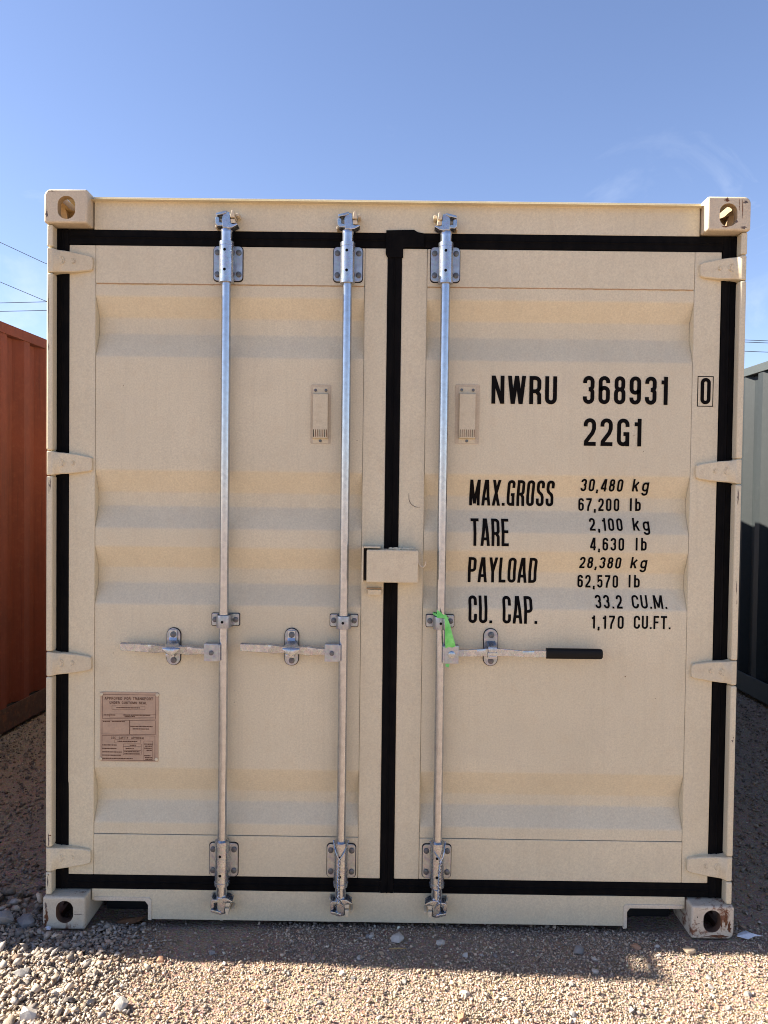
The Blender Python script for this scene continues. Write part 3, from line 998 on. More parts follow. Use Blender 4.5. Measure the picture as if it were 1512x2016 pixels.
# ---- lock box over the door joint
lbx = MB().box(-.0895, .0895, -.030, .040, 1.2460, 1.3590).build('lock_box', M['tan_hinge'], C0, .0045)
mb = MB()
mb.box(-.1065, -.1005, -.020, YD, 1.2450, 1.3700)
mb.box(-.1000, -.0420, -.020, YD, 1.3640, 1.3700)
mb.build('bracket_shell', M['tan_hinge'], lbx, .0015)
MB().box(-.1000, -.0900, .010, YD, 1.2480, 1.3630).build('gap_shade', M['sealant_gap'], lbx)  # dark filler; the shade of the gap is put into its colour
MB().box(-.0850, -.0370, .020, YD, 1.1960, 1.2150).build('lower_tab', M['tan_hinge'], lbx, .002)
MB().box(-.0900, -.0370, .028, YD, 1.2160, 1.2195).build('lower_lip', M['tan_seam'], lbx, .001)
pts = [(-.012 + .09 * i / 14, .000 + .004 * math.sin(i), 1.3595 + .004 * mnoise.noise(Vector((i * .9, 3, 1))) + .002) for i in range(15)]
MB().tube(pts, [.004 + .004 * abs(mnoise.noise(Vector((i * 1.3, 8, 2)))) for i in range(15)], 7).build('weld_bead', M['tan_hinge'], lbx)
pts = [(.088, .004, 1.330), (.092, .004, 1.312), (.098, .004, 1.301), (.107, .003, 1.298), (.114, .002, 1.304), (.1165, .002, 1.318)]
MB().tube(pts, .0028, 8).build('wire_hook', M['lip'], lbx)
MB().prism(rrect(.078, .094, 1.250, 1.352, .004), .010, YD).build('side_flange', M['tan_hinge'], lbx, .001)

# ---- lettering
def glyph(ch, w, h, t):
    a = t / 2
    Lx, Rx, Bz, Tz = a, w - a, a, h - a
    rc = (Rx - Lx) / 2
    cx = w / 2
    e = t
    def arc(x, z, r, d0, d1, n=9, rz=None):
        rz = rz or r
        return [(x + r * math.cos(R(d0 + (d1 - d0) * k / n)), z + rz * math.sin(R(d0 + (d1 - d0) * k / n))) for k in range(n + 1)]
    def rr(z0, z1, x0=Lx, x1=Rx):
        r = min((x1 - x0) / 2, (z1 - z0) / 2)
        x_, = ((x0 + x1) / 2,)
        return arc(x_, z1 - r, r, 0, 180) + arc(x_, z0 + r, r, 180, 360)
    V = lambda x: ([(x, -e), (x, h + e)], False)
    o = []
    if ch in 'O0': o = [(rr(Bz, Tz), True)]
    elif ch == '1': o = [V(Rx), ([(Rx - a * .2, h * .80), (w * .10, h * .80)], False)]
    elif ch == 'l': o = [V(cx)]
    elif ch == '2': o = [([(Lx, h * .70)] + arc(cx, Tz - rc, rc, 180, 0) + [(Rx, h * .62), (Rx - rc * .35, h * .47), (Lx + a * .3, h * .16), (Lx + a * .2, Bz), (w + e * 0, Bz)], False)]
    elif ch == '3':
        o = [([(Lx, h * .74)] + arc(cx, Tz - rc, rc, 180, 0) + [(Rx, h * .64)] + arc(cx, h * .525 + rc * .75, rc, -20, -90, 5, rc * .75), False),
             (arc(cx, h * .525 - rc * .75, rc, 90, 0, 5, rc * .75) + [(Rx, Bz + rc)] + arc(cx, Bz + rc, rc, 0, -180) + [(Lx, h * .27)], False)]
    elif ch == '4': o = [([(w * .66, h + e * .2), (Lx * .8, h * .28), (Lx * .9, h * .235), (w, h * .235)], False), ([(w * .74, -e), (w * .74, h + e)], False)]
    elif ch == '5': o = [([(w - a * .5, Tz), (Lx + a * .2, Tz), (Lx, h * .50)] + arc(cx, h * .60 - rc, rc, 150, 0, 7) + [(Rx, Bz + rc)] + arc(cx, Bz + rc, rc, 0, -180) + [(Lx, h * .25)], False)]
    elif ch == '6': o = [([(Rx, h * .75)] + arc(cx, Tz - rc, rc, 0, 180) + [(Lx, Bz + rc)] + arc(cx, Bz + rc, rc, 180, 360) + [(Rx, h * .58 - rc)] + arc(cx, h * .58 - rc, rc, 0, 165), False)]
    elif ch == '9':
        return [([(w - x, h - z) for x, z in p], c) for p, c in glyph('6', w, h, t)]
    elif ch == '7': o = [([(0, Tz), (Rx, Tz), (Rx, Tz - t * .5), (w * .42, h * .35), (w * .30, -e)], False)]
    elif ch == '8': o = [(rr(Bz, h * .53, Lx, Rx), True), (rr(h * .53, Tz, Lx + a * .2, Rx - a * .2), True)]
    elif ch == 'A': o = [([(a * .9 - w * .03, -e * .3), (cx - a * .35, h + e * .2)], False), ([(w - a * .9 + w * .03, -e * .3), (cx + a * .35, h + e * .2)], False), ([(w * .2, h * .26), (w * .8, h * .26)], False)]
    elif ch == 'C': o = [([(Rx, h * .66)] + arc(cx, Tz - rc, rc, 0, 180) + arc(cx, Bz + rc, rc, 180, 360) + [(Rx, h * .34)], False)]
    elif ch == 'D': o = [([(Lx, Bz)] + arc(Rx - rc, Bz + rc, rc, -90, 0, 6) + arc(Rx - rc, Tz - rc, rc, 0, 90, 6) + [(Lx, Tz)], True)]
    elif ch == 'E': o = [V(Lx), ([(Lx, Tz), (w, Tz)], False), ([(Lx, h * .53), (w * .92, h * .53)], False), ([(Lx, Bz), (w, Bz)], False)]
    elif ch == 'F': o = [V(Lx), ([(Lx, Tz), (w, Tz)], False), ([(Lx, h * .51), (w * .9, h * .51)], False)]
    elif ch == 'G': o = [([(Rx, h * .70)] + arc(cx, Tz - rc, rc, 0, 180) + arc(cx, Bz + rc, rc, 180, 330, 8), False), ([(Rx, 0), (Rx, h * .47)], False), ([(w * .52, h * .44), (w, h * .44)], False)]
    elif ch == 'L': o = [V(Lx), ([(Lx, Bz), (w, Bz)], False)]
    elif ch == 'M': o = [V(Lx), V(Rx), ([(Lx, h + e * .3), (cx, h * .02 + a)], False), ([(Rx, h + e * .3), (cx, h * .02 + a)], False)]
    elif ch == 'N': o = [V(Lx), V(Rx), ([(Lx - a * .2, h + e * .2), (Rx + a * .2, -e * .2)], False)]
    elif ch == 'P' or ch == 'R':
        r = min(rc, h * .25)
        zb = h * .46
        o = [V(Lx), ([(Lx, Tz)] + arc(Rx - r, Tz - r, r, 90, 0, 6) + arc(Rx - r, zb + r, r, 0, -90, 6) + [(Lx, zb)], False)]
        if ch == 'R': o.append(([(w * .60, zb), (Rx, zb - h * .12), (Rx + a * .15, -e)], False))
    elif ch == 'S': o = [([(Rx, h * .70)] + arc(cx, Tz - rc, rc, 0, 180) + [(Lx, h * .66), (Lx + rc * .35, h * .56), (Rx - rc * .35, h * .45), (Rx, h * .35)] + arc(cx, Bz + rc, rc, 0, -180) + [(Lx, h * .30)], False)]
    elif ch == 'T': o = [V(cx), ([(0, Tz), (w, Tz)], False)]
    elif ch == 'U': o = [([(Lx, h + e)] + arc(cx, Bz + rc, rc, 180, 360) + [(Rx, h + e)], False)]
    elif ch == 'V': o = [([(a * .8, h + e), (cx, -e * .1)], False), ([(w - a * .8, h + e), (cx, -e * .1)], False)]
    elif ch == 'W': o = [([(a * .7, h + e * .3), (w * .27, -e * .2)], False), ([(w * .5, h + e * .1), (w * .27, -e * .2)], False), ([(w * .5, h + e * .1), (w * .73, -e * .2)], False), ([(w - a * .7, h + e * .3), (w * .73, -e * .2)], False)]
    elif ch == 'X': o = [([(a * .6, -e * .5), (w - a * .6, h + e * .5)], False), ([(a * .6, h + e * .5), (w - a * .6, -e * .5)], False)]
    elif ch == 'Y': o = [([(a * .6, h + e * .5), (cx, h * .42), (cx, -e)], False), ([(w - a * .6, h + e * .5), (cx, h * .42)], False)]
    elif ch == 'k': o = [V(Lx), ([(Lx, h * .28), (Rx + a * .2, h * .76)], False), ([(w * .45, h * .45), (Rx + a * .3, -e * .4)], False)]
    elif ch == 'b': o = [V(Lx), (rr(Bz, h * .74 - a), True)]
    elif ch == 'g': o = [(rr(Bz, h * .74 - a), True), ([(Rx, h * .74), (Rx, -h * .10)] + arc(cx, -h * .10, rc, 0, -180, 8, min(rc, h * .16)), False)]
    elif ch == '.': o = [([(0, a), (t, a)], False)]
    elif ch == ',': o = [([(0, a), (t, a)], False), ([(t * .62, 0), (t * .25, -t * .95)], False)]
    return o
RELW = {'1': .62, 'l': .34, '.': .0, ',': .0, ' ': .75, 'W': 1.45, 'M': 1.35, 'N': 1.08, 'E': .9, 'F': .88, 'L': .85, 'A': 1.08, 'T': 1.0, 'I': .3}

def ribbon(vs, fs, pts, closed, t, depth, slant=0):
    P = [Vector(p) for p in pts]
    Q = [P[0]]
    for p in P[1:]:
        if (p - Q[-1]).length > 1e-6: Q.append(p)
    if closed and (Q[0] - Q[-1]).length < 1e-6: Q.pop()
    n_ = len(Q)
    o = len(vs)
    for i in range(n_):
        if closed or 0 < i < n_ - 1:
            d0 = (Q[i] - Q[i - 1]).normalized(); d1 = (Q[(i + 1) % n_] - Q[i]).normalized()
        elif i == 0:
            d0 = d1 = (Q[1] - Q[0]).normalized()
        else:
            d0 = d1 = (Q[-1] - Q[-2]).normalized()
        m_ = (d0 + d1)
        m_ = m_.normalized() if m_.length > 1e-5 else d0
        nn = Vector((-m_.y, m_.x))
        k = 1 / max(.5, abs(nn.dot(Vector((-d0.y, d0.x)))))
        vs.append((*(Q[i] + nn * (t / 2 * k)), depth)); vs.append((*(Q[i] - nn * (t / 2 * k)), depth))
    for i in range(n_ if closed else n_ - 1):
        j = (i + 1) % n_
        fs.append((o + 2 * i, o + 2 * i + 1, o + 2 * j + 1, o + 2 * j))

def lettering(txt, x0, x1, z_top, h, t, parent, surf, mat, gap=.30, name='lettering', lift=.0007):
    """stencilled text filling x0..x1, cap height h under z_top, laid on the surface y = surf(z)"""
    units = 0.0
    widths = []
    nw = 0
    fixed = 0.0
    for c in txt:
        if c in '.,': fixed += t
        else: nw += RELW.get(c, 1.0)
    ng = len(txt) - 1
    # letter width unit u: total = u*nw + fixed + g*ng with g = gap*u
    u = (x1 - x0 - fixed) / (nw + gap * ng)
    g = gap * u
    bm = bmesh.new()
    x = x0
    cnt = 0
    for c in txt:
        w = t if c in '.,' else u * RELW.get(c, 1.0)
        if c != ' ':
            for k, (pts, closed) in enumerate(glyph(c, w, h, t)):
                vs, fs = [], []
                ribbon(vs, fs, pts, closed, t, 0)
                sub = bmesh.new()
                bv = [sub.verts.new((p[0], 0, p[1])) for p in vs]
                for q in fs:
                    try: sub.faces.new([bv[i] for i in q])
                    except ValueError: pass
                if c not in 'g,':
                    geom = sub.verts[:] + sub.edges[:] + sub.faces[:]
                    bmesh.ops.bisect_plane(sub, geom=geom, plane_co=(0, 0, h), plane_no=(0, 0, 1), clear_outer=True)
                    geom = sub.verts[:] + sub.edges[:] + sub.faces[:]
                    bmesh.ops.bisect_plane(sub, geom=geom, plane_co=(0, 0, 0), plane_no=(0, 0, -1), clear_outer=True)
                for v in sub.verts:
                    v.co = Vector((v.co.x + x, -.00006 * ((cnt + k) % 5), v.co.z + z_top - h))
                tmpm = bpy.data.meshes.new('t'); sub.to_mesh(tmpm); sub.free()
                bm.from_mesh(tmpm); bpy.data.meshes.remove(tmpm)
                cnt += 1
        x += w + g
    for z in [p[0] for p in PROF]:
        if z_top - h * 1.4 < z < z_top:
            geom = bm.verts[:] + bm.edges[:] + bm.faces[:]
            bmesh.ops.bisect_plane(bm, geom=geom, plane_co=(0, 0, z), plane_no=(0, 0, 1))
    for v in bm.verts:
        v.co.y += surf(v.co.z) - lift
    for f_ in bm.faces:
        if f_.normal.y > 0: f_.normal_flip()
    return from_bm(name, bm, mat, parent, False)

def psurf(z): return panel_y(z) - .0008
def fsurf(z): return YD - .0004
LT = [('NWRU', .343, .574, 1.9755, .099, .0138, .33), ('368931', .666, .965, 1.9785, .099, .0138, .36), ('22G1', .671, .875, 1.8295, .0975, .0138, .36),
      ('MAX.GROSS', .274, .576, 1.6075, .092, .0102, .26), ('30,480', .6690, .8185, 1.6150, .044, .0068, .42), ('kg', .853, .911, 1.6165, .044, .0068, .50),
      ('67,200', .666, .813, 1.5465, .0455, .0068, .42), ('lb', .851, .890, 1.5480, .0455, .0068, .60),
      ('TARE', .278, .413, 1.4695, .097, .0102, .24), ('2,100', .701, .819, 1.4760, .0445, .0068, .42), ('kg', .856, .915, 1.4780, .0445, .0068, .50),
      ('4,630', .702, .822, 1.4070, .0455, .0068, .42), ('lb', .863, .902, 1.4085, .0455, .0068, .60),
      ('PAYLOAD', .273, .520, 1.3310, .092, .0102, .24), ('28,380', .670, .818, 1.3375, .0425, .0068, .42), ('kg', .853, .911, 1.3395, .0425, .0068, .50),
      ('62,570', .668, .814, 1.2705, .0455, .0068, .42), ('lb', .852, .892, 1.2725, .0455, .0068, .60),
      ('CU. CAP.', .274, .519, 1.1930, .096, .0102, .24), ('33.2', .727, .823, 1.2005, .0455, .0068, .42), ('CU.M.', .858, .982, 1.2015, .0455, .0068, .30),
      ('1,170', .711, .826, 1.1300, .0470, .0068, .46), ('CU.FT.', .862, .993, 1.1310, .0470, .0068, .28)]
for s, x0, x1, zt, h, t, g in LT:
    lettering(s, x0, x1, zt, h, t, doorR, psurf, M['ink'], g)
lettering('0', 1.0795, 1.1150, 1.9760, .0930, .0125, doorR, fsurf, M['ink'], .3)
mb = MB()
for q in ((1.0685, 1.1250, 1.9795, 1.9822), (1.0685, 1.1250, 1.8750, 1.8777), (1.0685, 1.0712, 1.8777, 1.9795), (1.1223, 1.1250, 1.8777, 1.9795)):
    mb.box(q[0], q[1], YD - .0006, YD + .0004, q[2], q[3])
mb.build('digit_frame', M['ink'], doorR, smooth=False)

# ---- customs plate
px0, px1, pzb, pzt = -1.0375, -.8290, .5830, .8330
yp = YP - .0022
plate = MB().prism(rrect(px0, px1, pzb, pzt, .004), yp, YP + .0015).build('data_plate', M['plate'], C0, .0006)
def pl(u, v): return px0 + (px1 - px0) * u, pzt - (pzt - pzb) * v
def frame(u0, v0, u1, v1, w=.0011):
    x0, z1 = pl(u0, v0); x1, z0 = pl(u1, v1)
    mb = MB()
    mb.box(x0, x1, yp - .0004, yp + .0004, z1 - w, z1); mb.box(x0, x1, yp - .0004, yp + .0004, z0, z0 + w)
    mb.box(x0, x0 + w, yp - .0004, yp + .0004, z0 + w, z1 - w); mb.box(x1 - w, x1, yp - .0004, yp + .0004, z0 + w, z1 - w)
    return mb.build('ruled_frame', M['plate_ink'], plate, smooth=False)
frame(.035, .035, .955, .385); frame(.03, .405, .95, .610); frame(.03, .625, .945, .985)
frame(.50, .406, .501 + .012, .609, .0010)
frame(.20, .198, .77, .252, .0007); frame(.16, .315, .955, .365, .0006); frame(.25, .685, .70, .735, .0007)
frame(.40, .745, .71, .785, .0006); frame(.40, .785, .71, .838, .0006); frame(.40, .838, .71, .905, .0006); frame(.75, .70, .905, .98, .0006)
psf = lambda z: yp
def ptext(s, u0, u1, v0, v1, t=.0016):
    x0, z1 = pl(u0, v0); x1, z0 = pl(u1, v1)
    lettering(s, x0, x1, z1, z1 - z0, t, plate, psf, M['plate_ink'], .28, lift=.0005)
ptext('APPROVED FOR TRANSPORT', .075, .905, .072, .112); ptext('UNDER CUSTOMS SEAL', .16, .80, .135, .172)
ptext('CSC  SAFETY  APPROVAL', .19, .76, .642, .676, .0013)
mb = MB()
rnd = random.Random(3)
def dashes(u0, u1, v, hgt=.007):
    u = u0
    while u < u1:
        du = rnd.uniform(.008, .03)
        x0, z1 = pl(u, v - hgt); x1, z0 = pl(min(u + du, u1), v + hgt)
        mb.box(x0, x1, yp - .0005, yp + .0004, z0, z1)
        u += du + rnd.uniform(.003, .007)
for u0, u1, v in ((.28, .68, .225), (.06, .26, .332), (.40, .86, .330), (.42, .60, .350), (.05, .17, .425), (.20, .42, .425), (.52, .90, .492), (.56, .84, .528),
                  (.30, .64, .710), (.04, .29, .765), (.04, .28, .815), (.04, .37, .865), (.04, .36, .912), (.04, .56, .958), (.51, .62, .765), (.44, .58, .812), (.42, .68, .858), (.42, .68, .888),
                  (.76, .90, .745), (.77, .89, .775), (.76, .89, .805), (.80, .89, .835), (.76, .87, .912), (.77, .90, .94), (.78, .89, .965)):
    dashes(u0, u1, v)
tag(mb.build('small_print', M['plate_ink'], plate, smooth=False), kind='stuff')
for u, v in ((.02, .035), (.98, .035), (.01, .965), (.97, .965)):
    x, z = pl(u, v)
    hexbolt(MB(), x, yp, z, .0062, .0022).build('rivet', M['tan_hinge'], plate)

# ---- marks of use: curled scratch, scuffs on post bars, chips
pts = []
for k in range(13):
    an = R(185 + 95 * k / 12)
    pts.append((.0900 + .0340 * math.cos(an), YD - .0003, 1.5400 + .0330 * math.sin(an)))
MB().tube([(.0555, YD - .0003, 1.556)] + pts, [.0006] + [.0011] * 11 + [.0007] * 2, 6).build('scratch', M['chip'], doorR)
def chip(x, z, w, h, y, mat, parent, seed):
    rr_ = random.Random(seed)
    k = 22
    poly = []
    for i in range(k):
        an = 2 * math.pi * i / k
        s = rr_.uniform(.30, 1.0)
        poly.append((x + w / 2 * s * math.cos(an), z + h / 2 * s * math.sin(an)))
    return MB().prism(poly, y - .0004, y + .0006).build('paint_chip', mat, parent, smooth=False)
rs = random.Random(77)
for k in range(16):
    d_ = doorL if k % 2 else doorR
    x = rs.uniform(-1.04, -.13) if k % 2 else rs.uniform(.13, 1.03)
    z = rs.choice([rs.uniform(1.66, 2.0), rs.uniform(.60, 1.1), rs.uniform(.60, 1.1)])
    chip(x, z, rs.uniform(.002, .006), rs.uniform(.002, .005), YP - .0012, M['chip'] if k % 3 else M['rustchip'], d_, 300 + k)
posts = [o for o in C0.children if o.name.startswith('corner_post') and abs(o.data.vertices[0].co.y) < 1]
for o in posts:
    left = o.data.vertices[0].co.x < 0
    if left:
        for i, (x, z, w, h, m_) in enumerate([(-1.2085, 2.190, .004, .19, 'chip'), (-1.2065, 2.05, .004, .03, 'chip'), (-1.204, 1.565, .005, .055, 'chip'), (-1.199, 1.575, .003, .05, 'chip'),
                                              (-1.203, .315, .008, .05, 'chip'), (-1.199, .33, .012, .006, 'rustchip'), (-1.206, .165, .005, .05, 'chip'), (-1.204, .19, .008, .008, 'chip')]):
            chip(x, z, w, h, .0040, M[m_], o, i)
    else:
        for i, (x, z, w, h, m_) in enumerate([(1.2020, 1.555, .006, .07, 'chip'), (1.2045, 1.24, .004, .06, 'chip'), (1.207, 1.19, .003, .02, 'rustchip'), (1.203, .700, .006, .012, 'chip'), (1.206, .712, .005, .006, 'chip'), (1.199, .703, .004, .003, 'chip')]):
            chip(x, z, w, h, .0040, M[m_], o, 20 + i)
casts = [o for o in C0.children if o.name.startswith('corner_casting') and o.location.y < 1]
for o in casts:
    lx, lz = o.location.x, o.location.z
    if lx < 0 and lz < 1:
        cl = [(.014, .050, .016, .075, 'rustchip'), (.012, .085, .012, .03, 'chip'), (.125, .055, .045, .003, 'chip'), (.01, .02, .012, .04, 'rustchip')]
    elif lx > 0 and lz < 1:
        cl = [(-.030, .075, .014, .085, 'rustchip'), (-.045, .055, .008, .06, 'rustchip'), (-.018, .04, .018, .07, 'rustchip'), (-.06, .010, .10, .014, 'rustchip'), (-.130, .078, .004, .008, 'hole'), (-.125, .055, .012, .003, 'chip')]
    elif lx < 0:
        cl = [(.010, -.085, .010, .035, 'chip'), (.030, -.008, .05, .004, 'chip'), (.100, -.108, .028, .008, 'lip')]
    else:
        cl = [(-.085, -.012, .02, .02, 'rustchip'), (-.030, -.040, .004, .075, 'rustchip'), (-.042, -.035, .003, .06, 'rustchip'), (-.02, -.02, .02, .014, 'chip'), (-.025, -.106, .025, .012, 'chip'), (-.088, -.104, .03, .007, 'rustchip'), (-.05, -.086, .012, .014, 'chip')]
    for i, (x, z, w, h, m_) in enumerate(cl):
        chip(x, z, w, h, .0000, M[m_], o, 50 + i)

# ------------------------------------------------------------------ green tape tied round the right bar
def strip(rows):
    """rows of (left xyz, right xyz) -> thin band with thickness"""
    vs, fs = [], []
    for a, b_ in rows:
        a, b_ = Vector(a), Vector(b_)
        nrm = Vector((0, 1, 0))
        for k in range(4):
            p = a.lerp(b_, k / 3) + Vector((0, .0016 * math.sin(k * 2.2 + len(vs) * .3), 0))
            vs.append(p); vs.append(p + nrm * .0006)
    k = 8
    for i in range(len(rows) - 1):
        for j in range(3):
            q = i * k + j * 2
            fs += [(q, q + 2, q + k + 2, q + k), (q + 1, q + k + 1, q + k + 3, q + 3)]
        fs += [(i * k, i * k + k, i * k + k + 1, i * k + 1), (i * k + 6, i * k + 7, i * k + k + 7, i * k + k + 6)]
    return vs, fs
bx = BARX[2]
tape = thing('flagging_tape', 'bright green plastic tape tied round the right-hand locking bar above its handle', 'tape', (bx, -.01, 1.10))
mb = MB()
ring = []
for k in range(17):
    an = 2 * math.pi * k / 16
    ring.append(((.0275 * math.cos(an), .012 + .01 + .0275 * math.sin(an), .024 - .008 * math.cos(an)), (.0275 * math.cos(an), .012 + .01 + .0275 * math.sin(an), .032 - .008 * math.cos(an))))
mb.add(*strip(ring)); mb.build('loop', M['tape'], tape)
mb = MB()
mb.add(*strip([((-.016, -.020, .055), (-.017, -.018, .026)), ((-.004, -.022, .046), (-.006, -.021, .026)), ((.006, -.025, .038), (.006, -.025, .028)), ((.012, -.026, .037), (.012, -.026, .027))]))
mb.build('short_end', M['tape'], tape)
mb = MB()
mb.add(*strip([((.009, -.027, .040), (.016, -.027, .038)), ((.010, -.0275, .020), (.022, -.027, .022)), ((.012, -.026, -.005), (.029, -.025, .004)), ((.013, -.022, -.035), (.037, -.020, -.026)),
               ((.014, -.014, -.062), (.047, -.012, -.058)), ((.016, -.005, -.078), (.052, -.003, -.076)), ((.018, .014, -.10), (.046, .014, -.10)), ((.018, .016, -.135), (.034, .016, -.14)), ((.019, .013, -.150), (.030, .013, -.153))]))
mb.build('long_end', M['tape'], tape)

# ------------------------------------------------------------------ twisted wires on the feet of two bars
def twisted(bx, lx, label, seed):
    o = thing('tie_wire', label, 'wire', (bx, 0, .05), group='twisted wires on the bar feet')
    rr_ = random.Random(seed)
    for ph in (0, math.pi):
        path = []
        s = 1 if ph else -1
        # loop down from behind the collar to the front
        for k in range(6):
            t = k / 5
            path.append((s * .0275 * (1 - t) ** .7 + lx * t, .012 - .030 * math.sin(t * math.pi / 2) + .0, .275 - .055 * t - .0))
        n_ = 60
        for k in range(n_ + 1):
            t = k / n_
            z = .215 - .150 * t
            an = ph + t * 2 * math.pi * 6.5
            x = lx * (1 - .4 * t) + .0032 * math.cos(an) - .004 * math.sin(t * 3.1)
            y = -.0195 + .0030 * math.sin(an) + (.006 * max(0, t - .6))
            path.append((x, y, z))
        for k in range(1, 4):
            path.append((path[-1][0] + s * .004, path[-1][1] + .002, path[-1][2] - .006))
        MB().tube(path, .0019, 6).build('strand', M['galv'], o)
    return o
twisted(BARX[1], -.003, 'twisted steel wire hanging on the foot of the middle locking bar', 1)
twisted(BARX[2], .0115, 'twisted steel wire hanging on the foot of the right-hand locking bar', 2)

# ------------------------------------------------------------------ gravel
def hull(rng, k, flat):
    bm = bmesh.new()
    k = k or 12
    p = rng.normal(size=(k, 3))
    p /= np.linalg.norm(p, axis=1)[:, None]
    p *= rng.uniform(.68, 1.0, size=(k, 1))
    p[:, 2] *= flat
    p[:, 1] *= rng.uniform(.65, .95)
    for q in p: bm.verts.new(q)
    bmesh.ops.convex_hull(bm, input=bm.verts)
    for v in [v for v in bm.verts if not v.link_faces]: bm.verts.remove(v)
    bmesh.ops.triangulate(bm, faces=bm.faces)
    bm.verts.index_update()
    v = np.array([x.co[:] for x in bm.verts]); f_ = np.array([[x.index for x in q.verts] for q in bm.faces])
    bm.free()
    return v, f_
VAR = [hull(RNG, int(RNG.integers(6, 10)), RNG.uniform(.5, .9)) for _ in range(32)]

def scatter(name, pos, size, cols, label=None):
    n_ = len(pos)
    kind = RNG.integers(0, len(VAR), n_)
    Vs, Fs, Cs = [], [], []
    off = 0
    for k, (v, f_) in enumerate(VAR):
        s = np.where(kind == k)[0]
        if not len(s): continue
        an = RNG.uniform(0, 2 * np.pi, len(s)); tl = RNG.normal(0, .45, len(s)); tp = RNG.uniform(0, 2 * np.pi, len(s))
        ca, sa = np.cos(an), np.sin(an)
        P = v[None] * size[s][:, None, None]
        # tilt about x then spin about z
        ct, st = np.cos(tl)[:, None], np.sin(tl)[:, None]
        y = P[..., 1] * ct - P[..., 2] * st; z = P[..., 1] * st + P[..., 2] * ct
        x = P[..., 0]
        X = x * ca[:, None] - y * sa[:, None]; Y = x * sa[:, None] + y * ca[:, None]
        Q = np.stack([X, Y, z], -1) + pos[s][:, None]
        Vs.append(Q.reshape(-1, 3))
        Fs.append((f_[None] + (off + np.arange(len(s)) * len(v))[:, None, None]).reshape(-1, 3))
        Cs.append(np.repeat(cols[s], len(v), axis=0))
        off += len(s) * len(v)
    V_, F_, C_ = np.concatenate(Vs), np.concatenate(Fs), np.concatenate(Cs)
    me = bpy.data.meshes.new(name)
    me.vertices.add(len(V_)); me.vertices.foreach_set('co', V_.astype(np.float32).ravel())
    me.loops.add(F_.size); me.loops.foreach_set('vertex_index', F_.astype(np.int32).ravel())
    me.polygons.add(len(F_))
    me.polygons.foreach_set('loop_start', np.arange(0, F_.size, 3, dtype=np.int32))
    me.polygons.foreach_set('loop_total', np.full(len(F_), 3, dtype=np.int32))
    me.update(calc_edges=True)
    ca = me.attributes.new('col', 'FLOAT_COLOR', 'POINT')
    ca.data.foreach_set('color', np.concatenate([C_, np.ones((len(C_), 1))], 1).astype(np.float32).ravel())
    me.validate()
    o = link(name, me, M['gravel'], smooth=False)
    tag(o, label, 'gravel', kind='stuff')
    return o

PAL = np.array([1.26, 1.11, 0.965]) * np.array([[.50, .43, .35], [.56, .48, .39], [.36, .34, .32], [.25, .24, .235], [.46, .34, .26], [.64, .59, .52], [.42, .37, .31], [.30, .24, .19]])
PW = np.array([.22, .16, .15, .10, .09, .10, .12, .06])
def bare(x, y):
    """0..1 where dirt shows between the stones"""
    q = np.array([mnoise.noise(Vector((float(a) * 1.7 + 3.1, float(b_) * 2.6, 9.7))) for a, b_ in zip(x, y)])
    return np.clip(.5 + 1.3 * q, 0, 1)
def field(n_, x0, x1, y0, y1, s_lo, s_hi, sink=.25, shade_dirt=True):
    x = RNG.uniform(x0, x1, n_); y = RNG.uniform(y0, y1, n_)
    bq = bare(x, y)
    bq = np.where((y > -.20) & (y < .3) & (x > -.95) & (x < .45), np.clip(bq * 1.5 + .08, 0, 1), bq * np.where((x > -.8) & (x < .5), .75, .40))
    keep = (RNG.uniform(0, 1, n_) > bq * .96) & ~((np.abs(np.abs(x) - .96) < .11) & (y > .055) & (y < .25))
    x, y = x[keep], y[keep]
    coarse = np.clip((-.65 - x) / .45, 0, 1) * 1.25 + 1.0 + .35 * np.clip((-.38 - y) / .2, 0, 1) 
    coarse = np.where(y > .2, 1.0, coarse)
    s = np.exp(RNG.uniform(np.log(s_lo), np.log(s_hi), len(x))) * coarse
    s = np.where(RNG.uniform(0, 1, len(x)) < .03, s * 1.35, s)
    ok = ~((np.abs(np.abs(x) - 1.14) < .085 + s) & (y > -.012 - s) & (y < .20))        # nothing inside the corner feet
    x, y, s = x[ok], y[ok], s[ok]
    z = gheight(x, y) + s * RNG.uniform(-.1, .9, len(x))
    c = PAL[RNG.choice(len(PAL), len(x), p=PW)] * RNG.uniform(.5, 1.35, (len(x), 1))
    lf = np.clip((-.35 - x) / .5, 0, 1) * (y < .1)                 # greyer crushed stone towards the left
    c = c * (1 - lf[:, None] * np.array([.22, .18, .14]))
    c = np.where((y > .15)[:, None], c * .55, c)                    # shade between and under the containers put into the stone colour
    return np.stack([x, y, z], -1), s, np.clip(c, 0, .86)
parts = [field(78000, -1.75, 1.75, -.60, .08, .0026, .0068), field(6500, -2.0, 2.0, -.80, .06, .006, .0115), field(16000, -2.45, -1.0, .05, 4.5, .006, .017), field(16000, 1.0, 2.9, .05, 4.5, .006, .016),
         field(5000, -1.2, 1.2, .05, .8, .004, .011), field(14000, -4.5, 4.5, -2.6, -.75, .006, .014), field(6000, -4.5, -1.9, -.8, .1, .006, .013), field(6000, 1.9, 4.5, -.8, .1, .006, .013)]
scatter('gravel', np.concatenate([p[0] for p in parts]), np.concatenate([p[1] for p in parts]), np.concatenate([p[2] for p in parts]), 'loose crushed gravel spread over the yard')

